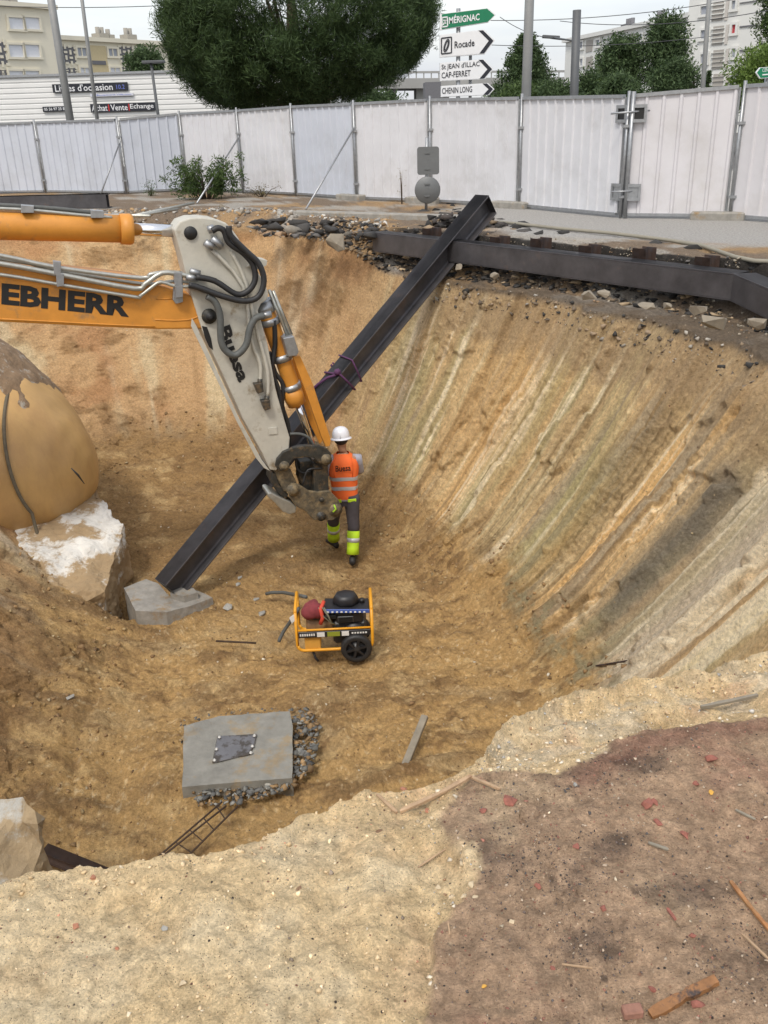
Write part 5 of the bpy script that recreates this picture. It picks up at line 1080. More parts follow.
def palette(n_, cs, ps, seed, j=.2):
    r = np.random.default_rng(seed); c = np.array(cs)[r.choice(len(cs), n_, p=np.array(ps) / sum(ps))]; return c * (1 + j * r.normal(size=(n_, 1)))
def rubble_px(name, pxs, n_, smin, smax, cs, ps, lab, seed, zz=-3.95):
    r = np.random.default_rng(seed); P_ = np.array(pxs, float); pos = []
    while len(pos) < n_:
        x, y = P_.min(0) + r.random(2) * (P_.max(0) - P_.min(0)); ins = False
        for i in range(len(P_)):
            a, b = P_[i], P_[(i + 1) % len(P_)]
            if (a[1] > y) != (b[1] > y) and x < (b[0] - a[0]) * (y - a[1]) / (b[1] - a[1]) + a[0]: ins = not ins
        if ins: pos.append(atz(x, y, zz))
    scatter(name, np.array(pos), smin + (smax - smin) * r.random(n_) ** 2, palette(n_, cs, ps, seed, .25), stonem, RTs, seed, .5, label=lab)
gc_ = [(.17, .17, .155), (.11, .11, .105), (.24, .235, .21), (.24, .155, .075)]
rubble_px('broken_concrete', [(295, 712), (311, 709), (319, 722), (316, 752), (308, 776), (293, 782), (294, 750)], 260, .012, .07, gc_, [3, 3, 1.5, 3], 'crumbled grey concrete strip along the right side of the pad', 61)
rubble_px('broken_concrete', [(192, 792), (230, 785), (284, 779), (300, 784), (268, 797), (222, 806), (198, 806)], 240, .012, .06, gc_, [3, 3, 1.5, 3], 'crumbled grey concrete in front of the pad', 62)
rubble_px('asphalt_heap', [(412, 228), (425, 212), (452, 206), (478, 214), (505, 222), (520, 236), (470, 238), (430, 236)], 230, .04, .20, [(.03, .028, .026), (.06, .05, .045), (.25, .18, .11)], [5, 2, 1], 'heap of black broken asphalt behind the left end of the rim beam', 64, zz=-.05)
rubble_px('asphalt_heap', [(520, 232), (600, 238), (700, 252), (768, 262), (768, 272), (700, 262), (600, 249), (520, 242)], 330, .03, .11, [(.025, .024, .023), (.05, .045, .04), (.28, .25, .2)], [6, 2, 1], 'black broken road edge behind the rim beam', 65, zz=-.06)
rubble_px('asphalt_heap', [(250, 226), (300, 224), (378, 232), (378, 240), (320, 240), (252, 236)], 170, .03, .13, [(.035, .033, .03), (.12, .11, .1), (.3, .2, .12)], [4, 2, 3], 'black broken asphalt on the rim left of the rim beam', 66, zz=-.05)
r = np.random.default_rng(77); hc_ = atz(462, 234, -.05); u1_ = r.normal(size=(420, 2)) * .42; hp_ = np.c_[hc_[0] + u1_[:, 0] * 1.5, hc_[1] + u1_[:, 1] * .8 + .35, np.zeros(420)]; hp_[:, 2] = -.1 + .36 * np.exp(-(u1_ ** 2).sum(1) / .25) * r.random(420)
scatter('asphalt_heap', hp_, .04 + .12 * r.random(420) ** 2, palette(420, [(.028, .026, .024), (.06, .05, .045), (.22, .16, .1)], [6, 2, 1], 78), stonem, RTs, 79, .6, label='mounded black asphalt lumps beside the top of the leaning beam')
rubble_px('asphalt_slabs', [(400, 236), (422, 214), (452, 207), (500, 224), (600, 240), (768, 264), (768, 270), (600, 250), (500, 240), (420, 240)], 60, .12, .30, [(.035, .033, .031), (.07, .062, .055)], [3, 1], 'larger flat slabs of broken asphalt behind the rim beam', 67, zz=-.06)
rubble_px('asphalt_slabs', [(240, 222), (300, 222), (380, 230), (380, 240), (300, 236), (240, 228)], 34, .12, .30, [(.04, .037, .034), (.2, .18, .15)], [3, 1], 'larger flat slabs of broken asphalt on the rim below the pine', 68, zz=-.02)
rubble_px('broken_concrete', [(178, 722), (215, 711), (270, 708), (300, 708), (290, 713), (216, 718), (186, 728), (182, 750)], 60, .01, .03, gc_, [4, 3, 2, 2], 'grey crumbs along the far side of the pad', 63)
def pick(mask, n_, seed):
    r = np.random.default_rng(seed); idx = np.nonzero(mask)[0]
    # weight by cell area
    nS_ = nS; i, j = idx // nS_, idx % nS_; ok = (j < nS_ - 1); idx = idx[ok]; i, j = i[ok], j[ok]; i2_ = (i + 1) % nT
    a = np.linalg.norm(KV[i * nS_ + j + 1] - KV[idx], axis=1) * np.linalg.norm(KV[i2_ * nS_ + j] - KV[idx], axis=1); pr = a / a.sum()
    s_ = r.choice(len(idx), n_, p=pr); u1, u2 = r.random((2, n_, 1)); k_ = idx[s_]; return k_, KV[k_] + (KV[i[s_] * nS_ + j[s_] + 1] - KV[k_]) * u1 + (KV[i2_[s_] * nS_ + j[s_]] - KV[k_]) * u2
vis = (KV[:, 0] > -2.2) & (KV[:, 0] < 2.6) & (KV[:, 1] > .7) & (KV[:, 1] < 3.4)
r = np.random.default_rng(9)
kr_, pr_ = pick(vis & (KRED > .6), 8200, 1); sz = .0018 + .0045 * r.random(8200) ** 3 + .005 * (r.random(8200) > .975)
scatter('red_gravel', pr_, sz, palette(8200, [(.28, .13, .09), (.16, .12, .10), (.42, .33, .24), (.10, .09, .085), (.5, .42, .3)], [3, 3, 4, 2, .6], 2), stonem, label='fine brick and stone crumbs on the reddish soil')
kc_, pc_ = pick(vis & (KRED < .3) & (KNEAR > .5), 4500, 3); sz = .0016 + .0045 * r.random(4500) ** 3 + .006 * (r.random(4500) > .985)
scatter('sand_gravel', pc_, sz, palette(4500, [(.66, .52, .33), (.45, .33, .2), (.25, .2, .15), (.5, .25, .16), (.66, .56, .4)], [4, 3, 1.3, .6, 2], 4), stonem, label='fine gravel in the cream sand')
fl_ = (KS < 1.0)
kf_, pf_ = pick(fl_, 3800, 5); sz = .008 + .018 * r.random(3800) ** 4 + .02 * (r.random(3800) > .985)
scatter('pit_floor_gravel', pf_, sz, palette(3800, [(.26, .16, .07), (.2, .12, .055), (.6, .55, .44), (.4, .3, .17)], [5, 4, .7, 2], 6), stonem, label='clods and small stones on the pit floor')
wl_ = (KS > 1.0) & (KS < 1.97) & ((KA > -60) & (KA < 245))
kw_, pw_ = pick(wl_, 4200, 7); sz = .006 + .016 * r.random(4200) ** 4
keep = (fbm(pw_[:, 0] * 1.5, pw_[:, 1] * 1.5, pw_[:, 2] * 1.5, o=3, seed=6) > -.05) | (KS[kw_] > 1.8)
scatter('pit_wall_gravel', pw_[keep], sz[keep], palette(keep.sum(), [(.34, .24, .12), (.24, .16, .08), (.62, .55, .42), (.45, .35, .2)], [4, 3, .8, 3], 8), stonem, label='clods and small stones in the pit walls')
cl_ = vis & (KRED < .3) & (KNEAR > .5); kc2, pc2 = pick(cl_, 1800, 31); g_ = fbm(pc2[:, 0] * 3, pc2[:, 1] * 3, o=3, seed=91); ok_ = g_ > -.02; n_k = int(ok_.sum())
scatter('sand_clods', pc2[ok_], (.003 + .009 * r.random(n_k) ** 3), palette(n_k, [(.80, .62, .38), (.72, .54, .32), (.56, .41, .25)], [4, 3, 1.5], 32, .12), stonem, RTs, label='crusty clods of cream sand')
kl_, pl_ = pick(vis & (KLG > .5), 1500, 33); scatter('ledge_gravel', pl_, .003 + .010 * r.random(1500) ** 3, palette(1500, [(.66, .58, .45), (.5, .4, .26), (.42, .40, .36), (.34, .22, .13)], [4, 3, 2, 1], 34, .15), stonem, RTs, label='pale gravel on the ledge above the red soil')
kd_, pd_ = pick(vis & (KDK > .3), 1500, 35); scatter('dark_crumbs', pd_, .0015 + .004 * r.random(1500) ** 3, palette(1500, [(.06, .05, .045), (.12, .09, .075), (.22, .12, .08)], [4, 3, 1], 36), stonem, RTs, label='black crumbs gathered in dark patches on the reddish soil')
lp_ = (KS > 1.985) & (KS < 2.06) & (KNEAR > .5) & (KV[:, 0] > -1.6) & (KV[:, 0] < 1.7); kp_, pp_ = pick(lp_, 700, 37); scatter('lip_clods', pp_, .003 + .009 * r.random(700) ** 3, palette(700, [(.60, .46, .28), (.56, .41, .23), (.45, .33, .2)], [4, 3, 1], 38, .12), stonem, RTs, label='sand clods along the near edge of the pit')
# toe-of-slope clods
toe = (KS > .9) & (KS < 1.2); kt_, pt_ = pick(toe, 2600, 11); sz = .012 + .045 * r.random(2600) ** 3.5
scatter('toe_clods', pt_, sz, palette(2600, [(.27, .17, .075), (.21, .13, .06), (.30, .22, .11), (.45, .36, .22)], [5, 4, 2, .3], 12), stonem, RTs, label='crumbled clods along the foot of the pit walls')
# torn rim: asphalt and rubble
am = (KA > 8) & (KA < 97)
rim = (KS > 1.98) & (KS < 2.75) & am & (KDL > -.12) & (KDL < .62); kq, pq = pick(rim, 1500, 13); sz = .025 + .085 * r.random(1500) ** 2
scatter('broken_asphalt', pq + V(0, 0, .0), sz, palette(1500, [(.022, .021, .02), (.04, .037, .034), (.16, .12, .08), (.32, .24, .15)], [5, 3, 3, 3], 14), stonem, RTs, flat=.45, label='broken black asphalt along the torn rim')
rim2 = (KS > 1.86) & (KS < 2.0) & (KA > 0) & (KA < 80) & (KS > 1.9); kq, pq = pick(rim2, 330, 15); sz = .015 + .06 * r.random(330) ** 3
scatter('rim_rubble', pq, sz, palette(330, [(.36, .33, .28), (.27, .2, .13), (.13, .10, .07), (.04, .038, .035)], [2, 3, 3, 3], 16), stonem, RTs, label='pale stones below the rim beam')
rim3 = (KS > 1.97) & (KS < 3.4) & (KA > 84) & (KA < 165); kq, pq = pick(rim3, 1700, 17); sz = .02 + .075 * r.random(1700) ** 3
scatter('street_rubble', pq, sz, palette(1700, [(.40, .38, .34), (.34, .22, .11), (.22, .18, .14), (.12, .11, .1)], [4, 3, 2, 1], 18), stonem, RT, label='grey rubble and soil between the pit and the hoarding')
rim4 = (KS > 2.2) & (KS < 3.2) & (KA > 10) & (KA < 84); kq, pq = pick(rim4, 700, 19); sz = .012 + .03 * r.random(700) ** 2
scatter('street_grit', pq, sz, palette(700, [(.3, .26, .2), (.36, .24, .14), (.12, .11, .1)], [3, 1, 2], 20), stonem, label='grit on the ground between the rim beam and hoarding')
# individually placed stones
def stone(name, px, py, size, c, lab, cat, z=None, seed=0, flat=.7, group=None, sh=(1, 1, 1), mt=None, sub=1):
    r = np.random.default_rng(seed + int(px * 7 + py)); q = on_ground(px, py) if z is None else atz(px, py, z)
    v, f = RT[r.integers(len(RT))]; a = r.random() * 6.28; Rz_ = np.array([[math.cos(a), -math.sin(a), 0], [math.sin(a), math.cos(a), 0], [0, 0, 1]])
    w_ = (v * size * V(*sh)) @ Rz_.T; w_[:, 2] *= flat; m_ = MB(); m_.raw(w_ + q + V(0, 0, size * .22), f.tolist()); o = m_.build(name, mt or mat('stone_' + str(int(px)), c, .9, var=.3, vscale=30 / max(size * 20, .5), bump=size * .06, bscale=6 / size)); tag(o, lab, cat, group); return o
brickc = (.27, .10, .07)
bricks = [(510, 802, .020, 'brick red shard, uppermost pair near the dark patch, left one'), (484, 811, .012, 'small brick shard left of the uppermost pair'), (712, 760, .017, 'dark red flat shard near the right side of the ledge edge'), (647, 804, .018, 'angular red brick shard beside a smaller one mid-right'), (654, 803, .012, 'narrow brick shard touching the angular red one mid-right'), (658, 823, .012, 'brick shard just below the mid-right pair'), (685, 836, .013, 'bright brick shard right of the grit, alone'), (696, 784, .010, 'small brown-red shard left of the ochre pebble'), (576, 847, .009, 'small pair of red crumbs left of centre on the red soil'), (603, 909, .008, 'tiny brick crumb in the middle of the red soil'), (538, 887, .008, 'tiny red crumb left of centre of the red soil'), (404, 791, .012, 'orange-red shard beside the bent lath'), (427, 811, .009, 'small orange shard under the bent lath'), (698, 1006, .013, 'brick shard at the end of the charred wood'), (693, 936, .008, 'tiny brick crumb right of the thin red sliver'), (76, 927, .009, 'orange brick crumb on the cream sand'), (93, 879, .009, 'orange-red stone at the edge of the cream sand'), (117, 949, .006, 'smallest orange crumb on the cream sand'), (652, 990, .008, 'red crumb above the charred wood'), (552, 969, .007, 'tiny red crumb low on the brown soil')]
bk = mat('brick_red', brickc, .9, var=.35, vscale=60, bump=.002, bscale=200); bk2 = mat('brick_orange', (.38, .17, .10), .9, var=.3, vscale=60, bump=.002, bscale=200)
for i, (x, y, s_, lab) in enumerate(bricks): stone('brick_fragment', x, y, s_ * 1.25, None, lab, 'brick fragment', seed=i, flat=.75, group='loose brick fragments', mt=bk2 if 'orange' in lab else bk)
stn = mat('pale_pebble', (.50, .40, .26), .8, var=.25, vscale=60); grs = mat('grey_stone', (.30, .29, .26), .9, var=.25, vscale=40); och = mat('ochre_pebble', (.6, .33, .06), .7, var=.2, vscale=60)
peb = [(452, 898, .0095, stn, 'leftmost of the pale pebble cluster'), (464, 897, .0095, stn, 'middle one of the pale pebble cluster'), (475, 898, .009, stn, 'rightmost of the pale pebble cluster'), (471, 885, .012, stn, 'flat pale stone above the pebble cluster'), (711, 793, .009, och, 'ochre-yellow pebble on the red soil'), (484, 987, .007, och, 'ochre pebble low on the brown soil'), (512, 922, .008, stn, 'pale pebble alone right of the pebble cluster'), (165, 929, .010, grs, 'grey stone sliver on the cream sand'), (184, 984, .011, stn, 'half-buried pale stone on the cream sand'), (417, 780, .009, stn, 'cream pebble above the bent lath'), (575, 785, .009, grs, 'grey stone just below the ledge'), (438, 888, .009, stn, 'pale stone left of the pebble cluster')]
for i, (x, y, s_, mm, lab) in enumerate(peb): stone('pebble', x, y, s_, None, lab, 'pebble', seed=40 + i, flat=.85, group='loose pebbles', mt=mm)
m_ = MB(); q = on_ground(632, 1014); m_.obox(q + V(0, 0, .008), V(.020, .002, 0), V(-.001, .012, 0), V(0, 0, .010), bev=.003); tag(m_.build('brick_fragment', mat('brown_brick', (.26, .13, .09), .9, var=.3, vscale=50)), 'squared brown brick piece at the bottom edge left of the charred wood', 'brick fragment', 'loose brick fragments')
cw = mat('pale_boulder', (.24, .205, .155), .9, var=.25, vscale=8, bump=.01, bscale=15)
for i, (x, y, s_, lab, sh) in enumerate(((240, 214, .22, 'pale flat boulder right of the bush at the rim', (1.2, .8, .6)), (222, 208, .12, 'small pale boulder below the bush', (1, 1, 1)), (338, 246, .30, 'pale clay lump in the rim left of the dark beam', (1, .9, .9)), (458, 268, .10, 'round pale stone under the rim beam beside the leaning beam', (1, 1, 1)), (495, 277, .09, 'pale stone under the rim beam', (1.1, 1, .8)), (590, 298, .13, 'flat pale stone lying under the rim beam', (1.5, 1, .6)), (604, 295, .10, 'roundish stone beside the flat one under the rim beam', (1, 1, 1)), (646, 309, .12, 'pale stone under the rim beam below the gate latch', (1.2, 1, .8)), (697, 311, .12, 'round grey stone under the rim beam near its bend', (1, 1, 1)), (712, 324, .2, 'wide buff clay lump below the rim beam near its bend', (1.4, 1, .8)), (757, 325, .13, 'grey stone at the right edge below the rim beam bend', (1, 1, 1)), (667, 307, .09, 'buff stone between two pale stones under the rim beam', (1, 1, .8)))):
    stone('boulder', x, y, s_ * .72, None, lab, 'boulder', seed=80 + i, flat=1.25, group='pale boulders along the rim', sh=(1, .9, max(sh[2], .85)), mt=cw)
for i, (x, y, s_, lab) in enumerate(((262, 614, .07, 'grey stone right of the footing block'), (256, 600, .05, 'dark grey stone above another right of the footing'), (240, 578, .05, 'small grey stone beside the leaning beam'), (70, 698, .06, 'pale stone on the left slope'), (238, 579 + 6, .05, 'grey pebble below the leaning beam'), (228, 608, .08, 'grey lump at the end of the footing'))):
    stone('stone', x, y, s_, None, lab, 'stone', seed=120 + i, flat=.8, group='grey stones on the pit floor', mt=grs)
# pale wood: laths, splinters
def lath(pts, wd, th, m, lab, name='wooden_lath', ends=None):
    P_ = [on_ground(x, y) + V(0, 0, .008 + dz) for x, y, dz in pts]; m_ = MB(); r = np.random.default_rng(int(pts[0][0]))
    for a, b in zip(P_[:-1], P_[1:]):
        n_ = 6; d, s_, u_ = basis(b - a)
        q = [a + (b - a) * k_ / n_ for k_ in range(n_ + 1)]; vs_, fs_ = [], []
        for k_, c in enumerate(q):
            w_ = wd * (1 + .06 * r.normal()) * (.7 if k_ in (0, n_) else 1)
            for sx, sz in ((-1, -1), (1, -1), (1, 1), (-1, 1)): vs_.append(c + s_ * sx * w_ / 2 + u_ * sz * th / 2 * (1 + .15 * r.normal()))
        for k_ in range(n_):
            for e in range(4): fs_.append((k_ * 4 + e, k_ * 4 + (e + 1) % 4, k_ * 4 + 4 + (e + 1) % 4, k_ * 4 + 4 + e))
        fs_ += [(0, 1, 2, 3), (n_ * 4, n_ * 4 + 3, n_ * 4 + 2, n_ * 4 + 1)]; m_.raw(vs_, fs_)
    return tag(m_.build(name, m), lab, 'wood')
lathm = mat('raw_wood', (.40, .27, .16), .8, var=.4, vscale=25, col2=(.26, .16, .09), bump=.001, bscale=80, stretch=(1, .3, 1))
redw = mat('reddish_wood', (.34, .17, .065), .65, var=.5, vscale=30, col2=(.28, .11, .035), c2lo=.45, c2hi=.65, bump=.0015, bscale=100)
chw = mat('charred_wood', (.27, .125, .045), .6, var=.4, vscale=25, col2=(.05, .035, .03), c2lo=.46, c2hi=.56, bump=.002, bscale=80)
lath([(400, 814, .0), (440, 797, .004), (471, 781, .008)], .011, .008, lathm, 'longer lath of the bent pair on the sand edge')
lath([(470, 782, .01), (500, 792, .002)], .008, .006, lathm, 'short lath ending at the right of the bent pair')
lath([(377, 798, .004), (397, 815, .0)], .009, .006, lathm, 'short lath at the left end of the bent pair')
lath([(730, 886, .006), (752, 914, .004), (780, 945, .0)], .009, .006, redw, 'orange-brown splintered lath at the right edge')
lath([(650, 1018, .0), (684, 1000, .004), (716, 985, .006)], .021, .012, chw, 'partly charred chunk of wood at the bottom right')
lath([(667, 911, .0), (675, 923, .002)], .007, .004, bk, 'thin red sliver on the brown soil')
lath([(742, 937, .0), (768, 962, .0)], .005, .004, lathm, 'thin pale splinter low at the right edge')
lath([(418, 870, .0), (445, 852, .0)], .004, .003, lathm, 'thin straw-like splinter on the sand left of the red soil')
lath([(448, 925, .0), (450, 938, .0)], .003, .003, lathm, 'tiny upright splinter on the brown soil boundary')
lath([(562, 967, .0), (592, 971, .0)], .0035, .003, lathm, 'thin straw lying on the brown soil')
lath([(700, 712, .01), (757, 700, .01)], .012, .01, woodw, 'grey stick lying on the ledge at the right edge')
lath([(735, 812, .0), (755, 822, .0)], .006, .004, woodw, 'dark twig right on the red soil')
lath([(648, 845, .0), (668, 852, .0)], .008, .004, woodw, 'flat grey-brown chip on the red soil')
A = on_ground(605, 672); lath([(596, 668, .02), (640, 662, .03)], .03, .01, rust, 'flat dark strip sticking out of the ledge edge', name='metal_strip')
# ------------------------------------------------------------------ generator on two wheels
GY = mat('generator_yellow', (.72, .33, .02), .4, var=.08, vscale=6); blackpl = mat('black_plastic', (.016, .016, .018), .45, var=.3, vscale=12); engine = mat('engine_grey', (.05, .05, .052), .45, .3, var=.4, vscale=14)
bluet = mat('blue_trim', (.05, .10, .35), .4); redcl = mat('red_cloth', (.20, .035, .04), .9, var=.3, vscale=15); copper = mat('warm_alternator', (.26, .15, .07), .5, .3, var=.3, vscale=12); cartonm = mat('yellow_battery_box', (.62, .33, .06), .6); whit = mat('label_white', (.7, .7, .68), .5); lime = mat('label_lime', (.25, .28, .03), .5)
gpos = on_ground(334, 660); gpos = atz(338, 661, -3.93); GM = Matrix.Translation(tuple(gpos)) @ Matrix.Rotation(R_(2), 4, 'Z')
G = thing('generator', 'yellow-framed portable generator on two black wheels on the pit floor', 'generator', gpos, M=GM)
def gp(m_, name, mt, parent=None, bevel=0, **kw): return m_.build(name, mt, parent or G, local=True, bevel=bevel, **kw)
x0, x1, z0, z1, yf, yb = -.44, .40, .16, .67, 0.0, .46
def hoop(y):
    r_ = .07; pts = []
    pts += [(x0, y, z1 - .02), (x0, y, z0 + r_)]
    for a in range(180, 271, 30): pts.append((x0 + r_ + r_ * math.cos(R_(a)), y, z0 + r_ + r_ * math.sin(R_(a))))
    for a in range(270, 361, 30): pts.append((x1 - r_ + r_ * math.cos(R_(a)), y, z0 + r_ + r_ * math.sin(R_(a))))
    pts += [(x1, y, z1 - .02)]; return [V(*p) for p in pts]
for y in (yf, yb): m_ = MB(); m_.tube(hoop(y), .018, 10); gp(m_, 'frame_hoop', GY)
for x in (x0, x1):
    m_ = MB(); m_.tube([V(x, yf, z1 - .03), V(x, yf + .03, z1), V(x, yb - .03, z1), V(x, yb, z1 - .03)], .018, 10); gp(m_, 'handle_bar', GY)
for y in (yf,): m_ = MB(); m_.cyl(V(x0, y, .42), V(x1, y, .42), .013, 8); gp(m_, 'side_rail', GY)
for x in (-.2, .2): m_ = MB(); m_.cyl(V(x, yf, z0), V(x, yb, z0), .015, 8); gp(m_, 'cross_rail', GY)
m_ = MB(); m_.box(x0 + .02, x1 - .02, -.022, -.006, .335, .405, bev=.004); pn = gp(m_, 'control_panel', blackpl)
for a, b, mt in ((-.215, -.13, whit), (-.1, .04, lime), (.06, .14, whit)): m_ = MB(); m_.box(a, b, -.026, -.022, .342, .398); gp(m_, 'label', mt, pn)
m_ = MB(); text_on(m_, 'SDMO', V(-.40, -.022, .352), V(1, 0, 0), V(0, 0, 1), .16, .035, V(0, -1, 0), .003, .03) if False else m_.box(-.40, -.24, -.026, -.022, .36, .385); 
m_ = MB()
for k_ in range(7): m_ = MB(); m_.box(-.405 + k_ * .025, -.389 + k_ * .025, -.026, -.022, .358, .386); gp(m_, 'letter', whit, pn)
for k_ in range(6): m_ = MB(); m_.box(.17 + k_ * .03, .19 + k_ * .03, -.026, -.022, .362, .38); gp(m_, 'letter', whit, pn)
m_ = MB(); m_.lathe(V(-.34, .24, .36), (1, 0, 0), [(.10, 0), (.15, .01), (.155, .04), (.155, .28), (.14, .30)], 24); alt = gp(m_, 'alternator', copper)
for k_ in range(6): m_ = MB(); m_.lathe(V(-.30 + k_ * .045, .24, .36), (1, 0, 0), [(.139, 0), (.147, .003), (.147, .012), (.139, .015)], 24); gp(m_, 'cooling_rib', engine, alt)
m_ = MB(); m_.box(-.04, .34, .08, .4, .17, .46, bev=.03); eng = gp(m_, 'engine', engine)
m_ = MB(); m_.lathe(V(.2, .06, .33), (0, -1, 0), [(.11, -.03), (.125, 0), (.12, .03), (.06, .045), (.02, .045)], 20); gp(m_, 'recoil_starter', blackpl, eng)
m_ = MB(); m_.box(-.0, .3, .05, .3, .44, .60, bev=.03); gp(m_, 'muffler_box', blackpl, eng)
m_ = MB(); m_.box(.02, .2, .035, .05, .47, .55, bev=.006); gp(m_, 'grille', engine, eng)
for k_ in range(4): m_ = MB(); m_.box(.035, .185, .028, .035, .48 + k_ * .017, .488 + k_ * .017); gp(m_, 'grille_slot', black, eng)
m_ = MB(); m_.obox(V(.13, .16, .62), V(.25, .0, -.012), V(0, .14, 0), V(.0, 0, .02), bev=.012); tr_ = gp(m_, 'top_tray', blackpl)
m_ = MB(); m_.obox(V(.13, .015, .63), V(.25, 0, -.012), V(0, .008, 0), V(0, 0, .022), bev=.004); gp(m_, 'blue_band', bluet, tr_)
for k_ in range(9): m_ = MB(); m_.obox(V(-.08 + k_ * .05, .004, .635 - .0024 * k_), V(.011, 0, 0), V(0, .004, 0), V(0, 0, .008)); gp(m_, 'letter', whit, tr_)
m_ = MB(); m_.lathe(V(.12, .2, .64), (0, 0, 1), [(.15, 0), (.15, .03), (.145, .07), (.12, .105), (.09, .115), (.01, .118)], 7, sx=.85); gp(m_, 'fuel_tank', blackpl)
m_ = MB(); m_.lathe(V(.30, .2, .63), (0, 0, 1), [(.03, 0), (.032, .03), (.028, .045), (.005, .047)], 14); gp(m_, 'fuel_cap', blackpl)
m_ = MB(); m_.box(-.26, .02, .06, .34, .5, .56, bev=.015); gp(m_, 'side_tray', blackpl)
# red cloth bundle and straps
def blob(c, rx, ry, rz, seed, amp=.35, n=18):
    m_ = MB(); vs_, fs_ = [], []
    for j in range(n // 2 + 1):
        for i in range(n):
            a, b = 2 * math.pi * i / n, math.pi * j / (n // 2); d = V(math.sin(b) * math.cos(a), math.sin(b) * math.sin(a), math.cos(b)); q = 1 + amp * float(fbm(np.array([d[0] * 1.6 + seed]), np.array([d[1] * 1.6]), np.array([d[2] * 1.6]), o=3)[0]); vs_.append(V(*c) + d * V(rx, ry, rz) * q)
    for j in range(n // 2):
        for i in range(n): k2 = (i + 1) % n; fs_.append((j * n + i, j * n + k2, (j + 1) * n + k2, (j + 1) * n + i))
    m_.raw(vs_, fs_, True); return m_
bag = gp(blob((-.24, .12, .60), .14, .13, .10, 3), 'red_bag', redcl)
m_ = MB(); m_.tube([V(-.17, -.01, .50), V(-.14, -.02, .58), V(-.16, .0, .68), V(-.12, .08, .73)], .022, 8); gp(m_, 'bag_strap', mat('bright_red_strap', (.55, .06, .03), .7), bag)
for s_ in ((-.06, .0), (-.02, .03), (.0, -.01)): m_ = MB(); m_.tube([V(-.12 + s_[0], -.0, .70), V(-.07 + s_[0], -.03 + s_[1], .60), V(-.05, .0, .50), V(.0 + s_[0], .02, .46)], .006, 6); gp(m_, 'cable', mat('pale_cable', (.2, .2, .14), .7) if s_[0] == -.06 else bpy.data.materials['pale_cable'])
m_ = MB(); m_.box(-.36, -.18, .02, .2, .15, .31, bev=.01); gp(m_, 'battery_box', cartonm)
m_ = MB(); m_.obox(V(-.32, .05, .33), V(.03, 0, 0), V(0, .03, 0), V(0, 0, .015)); gp(m_, 'battery_cap', blackpl)
for y in (.0, .40):
    c = V(.215, y - .06, .175); m_ = MB(); m_.lathe(c, (0, 1, 0), [(.115, 0.0), (.14, -.005), (.165, .0), (.175, .02), (.175, .06), (.165, .08), (.14, .085), (.115, .08), (.115, 0.0)], 36, caps=False); wh_ = gp(m_, 'wheel', rubber)
    m_ = MB(); m_.lathe(c + V(0, .03, 0), (0, 1, 0), [(.02, -.022), (.045, -.02), (.045, .005), (.118, .007), (.118, .03), (.02, .03)], 28); gp(m_, 'rim', engine, wh_)
    for k_ in range(6):
        a = R_(60 * k_ + 15); m_ = MB(); m_.obox(c + V(.08 * math.cos(a), .015, .08 * math.sin(a)), V(.045 * math.cos(a), 0, .045 * math.sin(a)), V(0, .012, 0), V(-.013 * math.sin(a), 0, .013 * math.cos(a))); gp(m_, 'spoke', blackpl, wh_)
m_ = MB(); m_.cyl(V(.215, -.05, .175), V(.215, .42, .175), .012, 8); gp(m_, 'axle', steel)
m_ = MB(); m_.tube([V(-.28, .05, .13), V(-.25, .03, .03), V(-.22, .02, .0)], .014, 8); gp(m_, 'stand_leg', blackpl)
m_ = MB(); m_.obox(V(-.47, -.01, .58), V(.025, 0, .02), V(0, .004, 0), V(-.01, 0, .035)); gp(m_, 'paper_tag', whit)
for px_, lab in (([(266, 594, -3.86), (277, 591, -3.8), (290, 594, -3.78), (297, 595, -3.6), (306, 597, -3.4)], 'grey flexible hose running left from the top of the generator'), ([(279, 642, -3.9), (280, 637, -3.85), (287, 626, -3.75), (293, 618, -3.6), (299, 608, -3.45)], 'grey flexible hose drooping from the generator to the floor')):
    m_ = MB(); P_ = [atz(*q) for q in px_]; P_ = P_[:1] + [P_[i] * .5 + P_[i + 1] * .5 for i in range(len(P_) - 1)] + P_[-1:]; m_.tube(P_, .022, 8); tag(m_.build('flexible_hose', greyhose), lab, 'hose')

# ------------------------------------------------------------------ worker seen from behind
skin = mat('skin', (.38, .20, .12), .6, var=.06, vscale=20); shirtm = mat('grey_tee', (.36, .36, .42), .9, var=.1, vscale=12); vestm = mat('hi_vis_orange', (.86, .155, .03), .75, var=.07, vscale=8); refl = mat('reflective_tape', (.55, .56, .58), .35, .3, var=.08)
trm = mat('grey_work_trousers', (.062, .055, .062), .9, var=.2, vscale=14); limem = mat('hi_vis_lime', (.48, .72, .02), .7, var=.06); bootm = mat('black_boots', (.014, .013, .013), .6, var=.2); helm = mat('white_helmet', (.75, .76, .80), .3, var=.02, coat=.3); hairm = mat('dark_hair', (.03, .022, .017), .8)
fr_ = atz(353, 561, -3.93); fl__ = atz(334, 545, -3.93)
hipc = (fr_ + fl__) / 2; W0 = V(fr_[0] * .62 + fl__[0] * .38 + .03, fr_[1] * .62 + fl__[1] * .38, 0)
zf = -3.95
P0 = thing('person', 'worker in white helmet and orange vest standing beside the excavator coupler', 'person', V(W0[0], W0[1], zf))
def Wp(x, y, z): return V(W0[0] + x, W0[1] + y, zf + z)      # x right, y away from camera, z up
LF, RF = V(fl__[0] - W0[0], fl__[1] - W0[1], 0), V(fr_[0] - W0[0], fr_[1] - W0[1], 0)
